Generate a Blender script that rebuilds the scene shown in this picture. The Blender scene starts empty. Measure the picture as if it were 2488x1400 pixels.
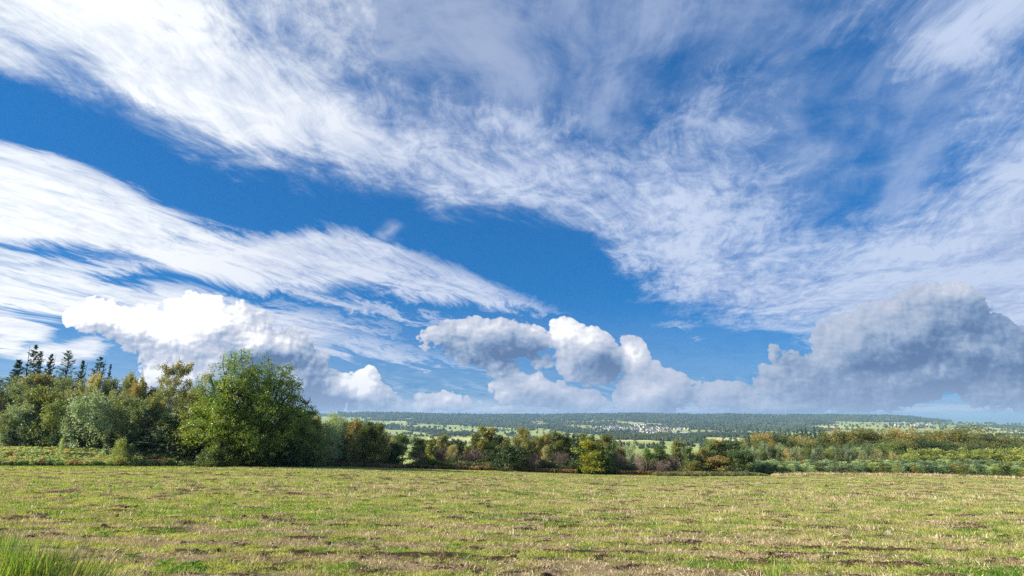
import bpy, math, random
import numpy as np
from mathutils import Vector, Matrix, noise as mnoise

R = math.radians
rng = np.random.default_rng(11)
scene = bpy.context.scene

# ------------------------------------------------------------------ camera
FPX = 1382.0                      # focal length in pixels of the 2488 wide photograph
PITCH = 12.56
cam_data = bpy.data.cameras.new('camera')
cam_data.sensor_width = 36.0
cam_data.lens = 36.0 * FPX / 2488.0
cam_data.clip_start = 0.1
cam_data.clip_end = 80000.0
cam = bpy.data.objects.new('camera', cam_data)
scene.collection.objects.link(cam)
cam.location = (0.0, 0.0, 0.0)
cam.rotation_euler = (R(90.0 + PITCH), 0.0, 0.0)
scene.camera = cam

# ------------------------------------------------------------------ light and exposure
SUN_EL, SUN_AZ = 27.0, -100.0      # degrees above the horizon, degrees from the view axis (minus = to its left)
sx, sy, sz = (math.cos(R(SUN_EL)) * math.sin(R(SUN_AZ)), math.cos(R(SUN_EL)) * math.cos(R(SUN_AZ)), math.sin(R(SUN_EL)))
SUN = Vector((sx, sy, sz))
sun_data = bpy.data.lights.new('sun', 'SUN')
sun_data.energy = 5.0
sun_data.angle = R(0.53)
sun_data.color = (1.0, 0.93, 0.82)
sun = bpy.data.objects.new('sun', sun_data)
scene.collection.objects.link(sun)
sun.rotation_euler = SUN.to_track_quat('Z', 'Y').to_euler()
sun.location = (-90, -15, 60)
vs = scene.view_settings
vs.view_transform = 'Standard'
vs.look = 'None'
vs.gamma = 1.0
vs.use_curve_mapping = False
vs.exposure = 0.60
scene.render.film_transparent = False
scene.cycles.max_bounces = 6
scene.cycles.diffuse_bounces = 4
scene.cycles.glossy_bounces = 2
scene.cycles.transmission_bounces = 3
scene.cycles.transparent_max_bounces = 6
scene.cycles.volume_bounces = 1
scene.cycles.use_adaptive_sampling = True
scene.cycles.adaptive_threshold = 0.006
scene.cycles.adaptive_min_samples = 6
scene.cycles.use_denoising = False
scene.cycles.sample_clamp_indirect = 4.0


# ------------------------------------------------------------------ photograph helpers: a pixel of the photograph as a direction in the place
def uv_of(px, py):
    """(x / y, z / y) of the line of sight through photograph pixel px, py."""
    a = (px - 1244.0) / FPX
    b = (700.0 - py) / FPX
    c, s = math.cos(R(PITCH)), math.sin(R(PITCH))
    fwd = c - b * s
    return a / fwd, (s + b * c) / fwd


# ------------------------------------------------------------------ a small writer for node trees
class Sock:
    def __init__(self, nt, s):
        self.nt, self.s = nt, s

    def _m(self, op, *o, clamp=False):
        n = self.nt.nodes.new('ShaderNodeMath')
        n.operation = op
        n.use_clamp = clamp
        for i, v in enumerate((self,) + o):
            if isinstance(v, Sock):
                self.nt.links.new(v.s, n.inputs[i])
            else:
                n.inputs[i].default_value = v
        return Sock(self.nt, n.outputs[0])

    def __add__(self, o): return self._m('ADD', o)
    __radd__ = __add__
    def __mul__(self, o): return self._m('MULTIPLY', o)
    __rmul__ = __mul__
    def __sub__(self, o): return self._m('SUBTRACT', o)
    def __rsub__(self, o): return (self * -1.0) + o
    def __truediv__(self, o): return self._m('DIVIDE', o)
    def mn(self, o): return self._m('MINIMUM', o)
    def mx(self, o): return self._m('MAXIMUM', o)
    def pw(self, o): return self._m('POWER', o)
    def ab(self): return self._m('ABSOLUTE')
    def smin(self, o, k): return self._m('SMOOTH_MIN', o, k)
    def smax(self, o, k): return self._m('SMOOTH_MAX', o, k)

    def step(self, a, b, lo=0.0, hi=1.0, kind='SMOOTHSTEP'):
        n = self.nt.nodes.new('ShaderNodeMapRange')
        n.interpolation_type = kind
        self.nt.links.new(self.s, n.inputs['Value'])
        for k, v in (('From Min', a), ('From Max', b), ('To Min', lo), ('To Max', hi)):
            if isinstance(v, Sock):
                self.nt.links.new(v.s, n.inputs[k])
            else:
                n.inputs[k].default_value = v
        return Sock(self.nt, n.outputs['Result'])


class Tree:
    """Shorthand for building a node tree."""
    def __init__(self, nt):
        self.nt = nt

    def node(self, kind, **kw):
        n = self.nt.nodes.new(kind)
        for k, v in kw.items():
            setattr(n, k, v)
        return n

    def put(self, inp, v):
        if isinstance(v, Sock):
            self.nt.links.new(v.s, inp)
        else:
            inp.default_value = v

    def xyz(self, x, y, z=0.0):
        n = self.node('ShaderNodeCombineXYZ')
        for i, v in enumerate((x, y, z)):
            self.put(n.inputs[i], v)
        return Sock(self.nt, n.outputs[0])

    def split(self, v):
        n = self.node('ShaderNodeSeparateXYZ')
        self.put(n.inputs[0], v)
        return [Sock(self.nt, o) for o in n.outputs]

    def noise(self, vec, scale=1.0, detail=4.0, rough=0.55, dist=0.0, lac=2.0, color=False, dim='3D', kind='FBM'):
        n = self.node('ShaderNodeTexNoise', noise_dimensions=dim, noise_type=kind)
        n.normalize = True
        self.put(n.inputs['Vector'], vec)
        for k, v in (('Scale', scale), ('Detail', detail), ('Roughness', rough), ('Distortion', dist), ('Lacunarity', lac)):
            self.put(n.inputs[k], v)
        return Sock(self.nt, n.outputs['Color' if color else 0])

    def voro(self, vec, scale=1.0, feature='F1', out='Distance', detail=0.0, rand=1.0, smooth=None, dim='3D'):
        n = self.node('ShaderNodeTexVoronoi', feature=feature, voronoi_dimensions=dim)
        self.put(n.inputs['Vector'], vec)
        n.inputs['Scale'].default_value = scale
        n.inputs['Detail'].default_value = detail
        n.inputs['Randomness'].default_value = rand
        if smooth is not None:
            n.inputs['Smoothness'].default_value = smooth
        return Sock(self.nt, n.outputs[out])

    def vadd(self, a, b): return self.vmath('ADD', a, b)

    def vmath(self, op, a, b=None, out=0, scale=None):
        n = self.node('ShaderNodeVectorMath', operation=op)
        self.put(n.inputs[0], a)
        if b is not None:
            self.put(n.inputs[1], b)
        if scale is not None:
            self.put(n.inputs['Scale'], scale)
        return Sock(self.nt, n.outputs[out])

    def mix(self, f, a, b, mode='MIX'):
        n = self.node('ShaderNodeMix', data_type='RGBA', blend_type=mode)
        self.put(n.inputs[0], f)
        for i, v in ((6, a), (7, b)):
            if isinstance(v, Sock):
                self.nt.links.new(v.s, n.inputs[i])
            else:
                n.inputs[i].default_value = (*v[:3], 1.0)
        return Sock(self.nt, n.outputs[2])

    def ramp(self, f, stops, kind='LINEAR'):
        n = self.node('ShaderNodeValToRGB')
        cr = n.color_ramp
        cr.interpolation = kind
        while len(cr.elements) < len(stops):
            cr.elements.new(0.5)
        for e, (p, c) in zip(cr.elements, stops):
            e.position = p
            e.color = (*c, 1.0)
        self.put(n.inputs[0], f)
        return Sock(self.nt, n.outputs[0])

    def curve(self, f, pts):
        n = self.node('ShaderNodeFloatCurve')
        c = n.mapping.curves[0]
        n.mapping.use_clip = False
        while len(c.points) < len(pts):
            c.points.new(0.5, 0.5)
        for p, (a, b) in zip(c.points, sorted(pts)):
            p.location = (a, b)
            p.handle_type = 'AUTO'
        n.mapping.update()
        self.put(n.inputs['Value'], f)
        return Sock(self.nt, n.outputs[0])

    def blob(self, vec, centre, radii, angle=0.0):
        """1 in the middle of an ellipse, falling to 0 at its rim."""
        m = self.node('ShaderNodeMapping', vector_type='TEXTURE')
        self.put(m.inputs['Vector'], vec)
        m.inputs['Location'].default_value = (centre[0], centre[1], 0)
        m.inputs['Rotation'].default_value = (0, 0, angle)
        m.inputs['Scale'].default_value = (radii[0], radii[1], 1)
        g = self.node('ShaderNodeTexGradient', gradient_type='SPHERICAL')
        self.nt.links.new(m.outputs[0], g.inputs[0])
        return Sock(self.nt, g.outputs[1])


# ------------------------------------------------------------------ world: physical sky with cirrus, veil and cumulus clouds
world = bpy.data.worlds.new('World')
scene.world = world
world.use_nodes = True
wt = world.node_tree
wt.nodes.clear()
T = Tree(wt)
SKY_STRENGTH = 0.066
tc = T.node('ShaderNodeTexCoord')
D = Sock(wt, tc.outputs['Generated'])
dx, dy, dz = T.split(D)
sky = T.node('ShaderNodeTexSky', sky_type='NISHITA')
sky.sun_disc = False
sky.sun_elevation = R(SUN_EL)
sky.sun_rotation = R(SUN_AZ)
sky.altitude = 300.0
sky.air_density = 1.0
sky.dust_density = 0.35
sky.ozone_density = 3.0
sky_col = Sock(wt, sky.outputs[0])

# u, v: tangent coordinates of the sky about the valley's direction (fixed in the place)
yc = dy.mx(0.06)
u, v = dx / yc, dz / yc
# cloud-deck coordinates: along the wind (a) and across it (b)
WIND = R(17.0)
den = dz.mx(0.0) + 0.07
pa = (dx * math.sin(WIND) + dy * math.cos(WIND)) / den
pb = (dx * math.cos(WIND) - dy * math.sin(WIND)) / den
front = dy.step(0.05, 0.3)

# fibres, streaks and puffs of the high cloud
N2 = dict(dim='2D')
warp = T.noise(T.xyz(pa * 0.5, pb * 0.5), 1.0, 3.0, 0.5, color=True, **N2)
wx, wy, wz = T.split(warp)
fa, fb = pa + (wx - 0.5) * 1.5, pb + (wy - 0.5) * 0.9
fibre = T.noise(T.xyz(fa * 0.6 + 3.0, fb * 2.6), 1.5, 7.0, 0.62, 0.15, **N2)
fine = T.noise(T.xyz(fa * 2.6, fb * 9.0 + 5.0), 2.4, 6.0, 0.72, 0.25, **N2)
curl = T.noise(T.xyz(pa * 2.6 + 4.0, pb * 3.4), 2.2, 6.0, 0.68, 0.9, **N2)
puff = T.noise(T.xyz(fa * 1.25 + 9.0, fb * 1.6), 2.1, 7.0, 0.62, 0.08, **N2)
lump = T.noise(T.xyz(pa * 0.55, pb * 0.8 + 17.0), 1.2, 2.0, 0.5, 0.2, **N2)


def kpix(px, py):
    """size of one photograph pixel in u and in v there"""
    a = uv_of(px, py)
    return uv_of(px + 1, py)[0] - a[0], uv_of(px, py - 1)[1] - a[1]


def blob_px(vec, px, py, rx, ry, deg=0.0):
    c = uv_of(px, py)
    ku, kv = kpix(px, py)
    return T.blob(vec, c, (rx * ku, ry * kv), R(-deg))


U0, U1, V1 = -1.3, 1.3, 0.9


def edge(uu, pts):
    """a line across the sky, v as a function of u, from photograph pixels"""
    q = []
    for px, py in pts:
        a, b = uv_of(px, py)
        q.append(((a - U0) / (U1 - U0), b / V1))
    q = [(0.0, q[0][1])] + [p for p in q if 0.002 < p[0] < 0.998] + [(1.0, q[-1][1])]
    return T.curve((uu - U0) / (U1 - U0), q) * V1


# displaced lookups give the edges their frayed shape
du = (wx - 0.5) * 0.10 + (puff - 0.5) * 0.05
ue = u + du  # frayed
ve = v + (puff - 0.5) * 0.10 + (fibre - 0.5) * 0.045 + (fine - 0.5) * 0.03 + (curl - 0.5) * 0.035
vef = v + (fibre - 0.5) * 0.075 + (fine - 0.5) * 0.035 + (puff - 0.5) * 0.02
uvw = T.xyz(ue, ve, 0.0)
uvs = T.xyz(u + (wx - 0.5) * 0.05, v + (fibre - 0.5) * 0.05, 0.0)

# 1: the great upper sheet, its lower rim running down to the middle of the view
rim = edge(ue, [(-300, 60), (0, 180), (100, 205), (250, 285), (400, 350), (500, 405), (600, 425), (700, 440), (900, 475), (1000, 495), (1100, 532),
                (1200, 528), (1400, 560), (1480, 640), (1550, 722), (1640, 775), (1760, 800), (1900, 840), (2200, 900), (2700, 940)])
sheet = (ve - rim).step(-0.012, 0.085)
dens = [
    (150, 40, 640, 330, 8, 0.78), (520, 240, 560, 170, 27, 0.8), (850, 350, 520, 150, 25, 0.5), (1150, 450, 480, 120, 12, 0.5),
    (1500, 470, 330, 110, 0, 0.3), (1270, 300, 330, 130, 30, 0.3), (1640, 640, 300, 180, 40, 0.5), (700, 120, 420, 220, 30, 0.25),
    (2300, 740, 800, 300, -12, 1.05), (2560, 440, 360, 300, -50, 0.75), (1780, 540, 320, 200, 30, 0.36), (2000, 800, 600, 140, 0, 0.35),
    (2330, 70, 300, 90, -35, 0.5), (2480, 10, 200, 100, 0, 0.3), (1830, 300, 420, 70, -45, 0.22), (2420, 130, 160, 60, 0, 0.3),
    (100, 250, 330, 55, 25, -0.4), (470, 330, 420, 50, 22, -0.35), (760, 425, 380, 40, 12, -0.2),
    (1200, 50, 480, 250, 0, -0.62), (1400, 220, 300, 150, 0, -0.16), (2080, 290, 330, 260, -60, -0.42), (2050, 470, 330, 120, -50, -0.3), (1700, 60, 480, 190, 0, -0.38), (1480, 230, 260, 130, 0, -0.15), (2300, 350, 260, 160, -40, -0.2),
]
dsum = (u * 0.0) + 0.46
for px, py, rx, ry, dg, w in dens:
    dsum = dsum + blob_px(uvs, px, py, rx, ry, dg) * w
tex = (puff - 0.5) * 1.5 + (fibre - 0.5) * 0.65 + (lump - 0.5) * 0.7 + (fine - 0.5) * 0.85 + (curl - 0.5) * 0.9
alpha1 = (sheet * (dsum + tex * 0.74).step(-0.06, 1.28)).mx(sheet * (fibre * 0.6 + puff * 0.6).step(0.36, 0.86) * 0.50)

# 2: bands below the sheet


def band(top, bot, soft, power=1.0, amp=1.0):
    t, b = edge(ue, top), edge(ue, bot)
    d = (t - vef).mn(vef - b)
    w = (vef - b) / (t - b).mx(0.002)
    return d.step(-0.014, soft * 0.6) * amp, w


b2, w2 = band([(-300, 260), (0, 345), (170, 395), (300, 455), (400, 505), (500, 545), (620, 572), (760, 560), (860, 560), (960, 575), (1060, 620), (1150, 660), (1250, 715), (1330, 752), (1400, 790), (1500, 860), (2600, 1000)],
              [(-300, 560), (0, 585), (150, 600), (300, 632), (450, 668), (600, 700), (700, 705), (850, 695), (1000, 722), (1200, 748), (1330, 756), (1400, 760), (2600, 760)], 0.035)
alpha2 = b2 * (1.05 + (fibre - 0.5) * 1.3 + (puff - 0.5) * 0.6 + (fine - 0.5) * 0.95 + (curl - 0.5) * 0.3 + (u.mx(-0.8) + 0.15) * -0.4).step(0.1, 1.2)
b3, w3 = band([(-300, 590), (0, 642), (130, 655), (250, 688), (400, 702), (550, 730), (700, 762), (860, 788), (960, 806), (1030, 830), (2600, 1000)],
              [(-300, 735), (0, 752), (150, 765), (300, 790), (500, 830), (700, 850), (860, 802), (960, 806), (1040, 812), (2600, 800)], 0.022)
alpha3 = b3 * (1.0 + (fibre - 0.5) * 1.5 + (fine - 0.5) * 0.5).step(0.15, 1.15)
b4, w4 = band([(-300, 1000), (400, 900), (560, 800), (700, 800), (850, 812), (960, 835), (1060, 862), (1200, 890), (1400, 940), (2600, 1000)],
              [(-300, 1000), (400, 930), (600, 880), (750, 860), (900, 868), (1020, 880), (1200, 900), (1400, 930), (2600, 960)], 0.02)
alpha4 = b4 * (0.9 + (fibre - 0.5) * 1.6).step(0.1, 1.2) * 0.85
b5, w5 = band([(-300, 600), (0, 620), (350, 650), (450, 655), (600, 688), (750, 715), (880, 738), (980, 762), (1040, 782), (2600, 1000)],
              [(-300, 600), (0, 640), (350, 655), (450, 662), (600, 700), (750, 735), (880, 760), (980, 775), (1040, 784), (2600, 900)], 0.012)
alpha5 = b5 * 0.8
# faint streaky veil low in the sky
low = (v.step(0.0, 0.13, 1.0, 0.0)) * (0.55 + (fibre - 0.5) * 1.2).step(0.2, 0.9) * 0.75
hz = (v.step(0.0, 0.055, 0.9, 0.0)).mx(v.step(0.0, 0.22, 0.30, 0.0))
uvp = T.xyz(u + (puff - 0.5) * 0.06, v + (puff - 0.5) * 0.03 + (fine - 0.5) * 0.02)
wisps = (blob_px(uvp, 40, 792, 120, 34, 12) * 2.6 + blob_px(uvp, 130, 862, 190, 52, 0) * 1.5 + blob_px(uvp, 10, 830, 60, 40, 0) * 1.4 + blob_px(uvp, 790, 685, 60, 34, 60) * 0.9 + blob_px(uvp, 945, 560, 60, 60, 60) * 0.7
         + blob_px(uvp, 1010, 725, 60, 14, 10) * 0.9 + blob_px(uvp, 230, 830, 70, 40, 0) * 0.8 + blob_px(uvp, 1650, 790, 120, 20, 5) * 0.8 + blob_px(uvp, 1690, 825, 60, 18, 5) * 0.7).step(0.25, 1.15)
# behind and beside the view the same cirrus goes on, broken by blue
alpha_back = ((fibre * 0.6 + puff * 0.4) + lump * 0.5).step(0.66, 1.0) * 0.75
alpha_high = (alpha1.mx(alpha2)).mx(alpha3).mx(alpha4).mx(alpha5).mx(low).mx(wisps).mx(hz)
alpha_high = alpha_high * front + alpha_back * (front * -1.0 + 1.0)
alpha_high = alpha_high.mn(1.0)

# brightness of the thin cloud: dazzling towards the sun, lavender away from it
sdot = T.vmath('DOT_PRODUCT', D, tuple(SUN), out=1)
near = sdot.step(-0.45, 0.62, kind='LINEAR')
WHITE = [(0.0, (5.2, 6.3, 8.5)), (0.42, (5.8, 6.7, 8.7)), (0.62, (6.8, 7.5, 9.0)), (0.8, (8.6, 9.1, 9.9)), (1.0, (9.9, 10.3, 10.6))]
K = 0.1


def rampk(f, stops):
    c = T.ramp(f, [(p, tuple(x * K for x in col)) for p, col in stops])
    return T.vmath('SCALE', c, scale=1.0 / K)


cirrus_col = rampk(near, WHITE)
shade = ((puff - 0.5) * 0.7 + (lump - 0.5) * 0.6 + (curl - 0.5) * 0.5 + (fine - 0.5) * 0.45 + (fibre - 0.5) * 0.35 + 1.0).mx(0.6)
sh = (shade * 0.97).mn(1.05)
cirrus_col = T.vmath('MULTIPLY', cirrus_col, T.xyz(sh.pw(1.25), sh, sh.pw(0.55)))

# base sky tinted towards the deep polarised blue of the photograph
gm = T.node('ShaderNodeGamma')
T.put(gm.inputs[0], T.vmath('SCALE', T.mix(1.0, sky_col, (0.30, 0.80, 1.16), 'MULTIPLY'), scale=0.1))
gm.inputs[1].default_value = 0.5
base = T.mix(1.0, Sock(wt, gm.outputs[0]), (1.35, 4.35, 7.7), 'MULTIPLY')
col = T.mix(alpha_high, base, cirrus_col)

# ---------------- cumulus: a heaped height field, lit by comparing it with itself a little nearer the sun
CUM = [  # px, py, rx, ry, deg, weight
    (245, 765, 120, 62, 0, 1.2), (330, 790, 170, 75, 15, 1.2), (500, 790, 150, 85, 10, 1.5), (430, 830, 190, 90, 20, 1.4), (590, 850, 210, 110, 28, 1.7), (480, 920, 180, 130, 0, 1.4),
    (690, 850, 85, 80, 35, 1.4), (720, 930, 160, 110, 35, 1.7), (620, 975, 240, 75, 0, 1.2), (400, 970, 150, 90, 0, 0.8), (800, 960, 90, 70, 20, 1.3), (880, 965, 120, 65, 10, 1.3), (870, 925, 50, 45, 0, 0.9),
    (1160, 830, 150, 75, 5, 1.6), (1065, 815, 50, 60, 0, 0.9), (1265, 830, 100, 55, 0, 1.0), (1370, 815, 75, 60, 20, 1.3), (1430, 858, 105, 78, 30, 1.8), (1310, 870, 110, 55, 0, 0.6), (1215, 890, 70, 35, 0, 0.9),
    (1545, 880, 60, 70, 0, 1.5), (1585, 950, 115, 72, 0, 1.7), (1300, 945, 120, 55, 0, 1.2), (1410, 978, 90, 38, 0, 1.1), (1080, 975, 130, 38, 0, 0.9), (1250, 1000, 500, 18, 0, 0.6), (940, 985, 100, 40, 0, 0.9),
    (1740, 955, 110, 48, 0, 1.1), (1890, 905, 70, 50, 0, 0.9), (1885, 860, 30, 38, 0, 0.9), (1960, 925, 160, 80, 0, 1.4), (1850, 985, 330, 36, 0, 1.0), (2080, 850, 190, 105, -35, 1.7), (2200, 820, 200, 130, -20, 2.0), (2310, 775, 140, 90, -10, 1.7),
    (2350, 850, 240, 135, 10, 1.9), (2440, 870, 190, 120, 0, 1.8), (2200, 920, 400, 80, -5, 1.7), (2500, 940, 300, 70, 0, 1.2), (2520, 840, 120, 75, 0, 1.2),
]
g = bpy.data.node_groups.new('cumulus_height', 'ShaderNodeTree')
g.interface.new_socket('Vector', in_out='INPUT', socket_type='NodeSocketVector')
g.interface.new_socket('Height', in_out='OUTPUT', socket_type='NodeSocketFloat')
gi, go = g.nodes.new('NodeGroupInput'), g.nodes.new('NodeGroupOutput')
TW, T = T, Tree(g)
P = Sock(g, gi.outputs[0])
px_, py_, pz_ = T.split(P)
q = T.xyz(px_, py_ * 1.25, 0.0)
big = T.noise(q, 9.0, 3.0, 0.5, 0.2, color=True, **N2)
bx, by, bz = T.split(big)
Q = T.xyz(px_ + (bx - 0.5) * 0.06, py_ + (by - 0.5) * 0.04, 0.0)
h = px_ * 0.0
for px, py, rx, ry, dg, w in CUM:
    e = blob_px(Q, px, py, rx * 1.15, ry * 1.15, dg) * w
    h = h.smax(e, 0.18) if True else h
qw = T.vadd(q, T.vmath('SCALE', T.noise(q, 22.0, 2.0, 0.5, color=True, **N2), scale=0.035))
cell = T.voro(qw, 24.0, 'SMOOTH_F1', smooth=0.4, dim='2D')
cell2 = T.voro(qw, 62.0, 'SMOOTH_F1', smooth=0.3, dim='2D')
cell3 = T.voro(qw, 150.0, 'F1', dim='2D')
n1 = T.noise(q, 30.0, 7.0, 0.68, **N2)
h = h + ((0.42 - cell) * 0.36 + (0.42 - cell2) * 0.22 + (0.4 - cell3) * 0.07 + (n1 - 0.5) * 0.55 + (bz - 0.5) * 0.55) * h.step(0.05, 0.4, 0.15, 1.0)
g.links.new(h.s, go.inputs[0])
T = TW


def height(vec):
    n = T.node('ShaderNodeGroup')
    n.node_tree = g
    T.put(n.inputs[0], vec)
    return Sock(wt, n.outputs[0])


uv = T.xyz(u, v, 0.0)
h0 = height(uv)
h1 = height(T.xyz(u - 0.005, v + 0.005, 0.0))
h2 = height(T.xyz(u - 0.024, v + 0.026, 0.0))
soft = T.noise(T.xyz(u, v * 1.6), 6.0, 4.0, 0.55, **N2)
ac = h0.step(0.37, 0.45) * (v.step(-0.02, 0.004))
n_in = T.noise(T.xyz(u, v * 1.3 + 3.0), 17.0, 4.0, 0.6, 0.3, **N2)
lit = ((h0 - h1) * 1.05 + (h0 - h2) * 0.80) + 0.44
thick = h0.step(0.4, 1.5, kind='LINEAR')
lit = (lit - thick * 0.22 + (soft - 0.5) * 0.5)
# each heap's own brightness: bright towards the sun, slate away from it
tone = u * 0.0 + 0.46
for px, py, rx, ry, dg, w in [(250, 760, 260, 130, 0, 0.9), (460, 780, 260, 110, 15, 0.9), (380, 900, 170, 120, 0, 0.35), (640, 830, 150, 60, 30, 0.4), (700, 930, 240, 110, 40, -0.55), (620, 880, 200, 60, 25, -0.25),
                              (1130, 830, 150, 90, 0, -0.25), (1250, 850, 90, 60, 0, -0.35), (1390, 805, 130, 70, 20, 0.55), (1470, 895, 100, 70, 0, -0.45), (1550, 870, 80, 60, 0, 0.45), (1560, 950, 140, 70, 0, 0.15), (870, 920, 120, 60, 0, 0.35),
                              (2120, 900, 460, 190, 0, -0.44), (2330, 860, 230, 150, -20, -0.6), (2180, 950, 380, 75, -8, -0.5), (2500, 890, 190, 150, 0, -0.5), (2240, 820, 260, 150, 0, -0.22), (1930, 900, 130, 60, 0, -0.2), (2020, 830, 90, 60, -30, 0.25), (1800, 960, 260, 60, 0, -0.1)]:
    tone = tone + blob_px(uv, px, py, rx, ry, dg) * w
val = (lit - 0.44) * near.step(0.0, 0.7, 0.34, 0.80) + tone.smax(0.16, 0.3) * 0.85 + 0.05 + (n_in - 0.5) * 0.36
CUMC = [(0.0, (1.3, 2.2, 4.1)), (0.2, (2.3, 3.4, 5.4)), (0.4, (3.9, 4.9, 6.6)), (0.6, (5.4, 6.0, 7.5)), (0.8, (7.2, 7.6, 8.6)), (1.0, (10.2, 10.4, 10.6))]
cum_col = rampk(val, CUMC)
# air between here and the low clouds
cum_col = T.mix(v.step(0.0, 0.10, 0.42, 0.0), cum_col, (4.6, 5.6, 7.8))
col2 = T.mix(ac, col, cum_col)


def background(c):
    n = T.node('ShaderNodeBackground')
    if isinstance(c, Sock):
        T.put(n.inputs[0], c)
    else:
        n.inputs[0].default_value = (*c, 1.0)
    n.inputs[1].default_value = SKY_STRENGTH
    return n


def mix_shader(f, a, c):
    n = T.node('ShaderNodeMixShader')
    T.put(n.inputs[0], f)
    wt.links.new(a.outputs[0], n.inputs[1])
    wt.links.new(c.outputs[0], n.inputs[2])
    return n


col_back = T.mix(alpha_back, base, cirrus_col)
is_cum = (v.step(0.37, 0.371, 1.0, 0.0, kind='LINEAR')) * dy.step(0.2, 0.21, kind='LINEAR')
sky_front = mix_shader(is_cum, background(col), background(col2))
sky_up = mix_shader(dy.step(0.05, 0.051, kind='LINEAR'), background(col_back), sky_front)
sky_all = mix_shader(dz.step(-0.006, 0.0, 1.0, 0.0), sky_up, background((3.0, 3.6, 4.4)))
wo = T.node('ShaderNodeOutputWorld')
wt.links.new(sky_all.outputs[0], wo.inputs[0])
world.cycles.sampling_method = 'MANUAL'
world.cycles.sample_map_resolution = 512

# ------------------------------------------------------------------ numeric helpers
def pnoise(x, y, seed=0):
    """gradient noise on arrays, about -1..1"""
    x = np.asarray(x, float); y = np.asarray(y, float)
    xi, yi = np.floor(x), np.floor(y)
    xf, yf = x - xi, y - yi
    u_, v_ = xf * xf * xf * (xf * (xf * 6 - 15) + 10), yf * yf * yf * (yf * (yf * 6 - 15) + 10)

    def grad(a, b):
        h_ = (a.astype(np.int64) * 374761393 + b.astype(np.int64) * 668265263 + seed * 974634777) & 0xffffffff
        h_ = ((h_ ^ (h_ >> 13)) * 1274126177) & 0xffffffff
        ang = (h_ ^ (h_ >> 16)) % 65536 * (2 * math.pi / 65536)
        return np.cos(ang), np.sin(ang)
    out = []
    for ox, oy in ((0, 0), (1, 0), (0, 1), (1, 1)):
        gx, gy = grad(xi + ox, yi + oy)
        out.append(gx * (xf - ox) + gy * (yf - oy))
    a = out[0] + u_ * (out[1] - out[0])
    b = out[2] + u_ * (out[3] - out[2])
    return (a + v_ * (b - a)) * 1.5


def fbm(x, y, octaves=4, seed=0, gain=0.5):
    s, amp, f, tot = 0.0, 1.0, 1.0, 0.0
    for k in range(octaves):
        s = s + amp * pnoise(x * f, y * f, seed + k * 17)
        tot += amp
        amp *= gain
        f *= 2.03
    return s / tot


def sstep(x, a, b):
    t = np.clip((x - a) / (b - a), 0, 1)
    return t * t * (3 - 2 * t)


def new_mesh(name, verts, faces, mats=(), face_mat=None, smooth=False):
    me = bpy.data.meshes.new(name)
    verts = np.asarray(verts, np.float32)
    faces = np.asarray(faces, np.int32)
    k = faces.shape[1]
    me.vertices.add(len(verts))
    me.vertices.foreach_set('co', verts.ravel())
    me.loops.add(faces.size)
    me.loops.foreach_set('vertex_index', faces.ravel())
    me.polygons.add(len(faces))
    me.polygons.foreach_set('loop_start', np.arange(0, faces.size, k, dtype=np.int32))
    me.polygons.foreach_set('loop_total', np.full(len(faces), k, np.int32))
    for m_ in mats:
        me.materials.append(m_)
    if face_mat is not None:
        me.polygons.foreach_set('material_index', np.asarray(face_mat, np.int32))
    me.polygons.foreach_set('use_smooth', np.full(len(faces), smooth, bool))
    me.update(calc_edges=True)
    return me


def link(name, me, parent=None, loc=(0, 0, 0)):
    o = bpy.data.objects.new(name, me)
    scene.collection.objects.link(o)
    o.location = loc
    if parent is not None:
        o.parent = parent
    return o


def tag(o, label=None, category=None, group=None, kind=None):
    for k, v_ in (('label', label), ('category', category), ('group', group), ('kind', kind)):
        if v_:
            o[k] = v_
    return o


def point_attr(me, name, vals, kind='FLOAT'):
    a = me.attributes.new(name, kind, 'POINT')
    key = {'FLOAT': 'value', 'FLOAT_VECTOR': 'vector', 'FLOAT_COLOR': 'color', 'INT': 'value'}[kind]
    a.data.foreach_set(key, np.asarray(vals).ravel())


def material(name, build, rough=0.9, spec=0.2):
    m_ = bpy.data.materials.new(name)
    m_.use_nodes = True
    nt = m_.node_tree
    t = Tree(nt)
    bs = nt.nodes['Principled BSDF']
    bs.inputs['Roughness'].default_value = rough
    bs.inputs['Specular IOR Level'].default_value = spec
    build(t, bs)
    return m_


# ------------------------------------------------------------------ shape of the land
def tpix(py):
    """z / y of a photograph row (plus = above the horizon)"""
    return uv_of(1244, py)[1]


def rpix(px, py=1100):
    return uv_of(px, py)[0]


RE = np.array([rpix(p, 1150) for p in (-400, 0, 500, 700, 1000, 1250, 1500, 1860, 1990, 2200, 2488, 2900)])
YE = np.array([84, 88, 95, 100, 117, 120, 120, 117, 122, 122, 122, 122.0])
PY = np.array([1135, 1136, 1136, 1134, 1140, 1148, 1158, 1160, 1153, 1157, 1167, 1178.0])
TE = -np.array([tpix(p) for p in PY])
SE = TE - 2.0 / YE
CR_X = [-400, 850, 950, 1010, 1080, 1130, 1300, 1380, 1490, 1540, 1620, 1700, 1760, 1892, 2032, 2143, 2199, 2272, 2345, 2418, 2488, 2900]
CR_Y = [1004, 1004, 1005, 1006, 1008, 1009, 1009.5, 1008, 1008, 1006.5, 1008, 1009.5, 1008, 1011, 1010, 1011, 1013, 1021, 1027, 1029.5, 1031.5, 1034]
CR_R = np.array([rpix(p, 1010) for p in CR_X])
CR_T = -np.array([tpix(p) for p in CR_Y])
LY = np.log(np.array([300, 800, 1500, 2500, 3500, 4500, 5500, 7000, 8500.0]))
LT = np.array([.090, .0665, .0500, .0375, .0295, .0232, .0175, .0090, 0.0])


def edge_y(r):
    return np.interp(r, RE, YE)


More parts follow.
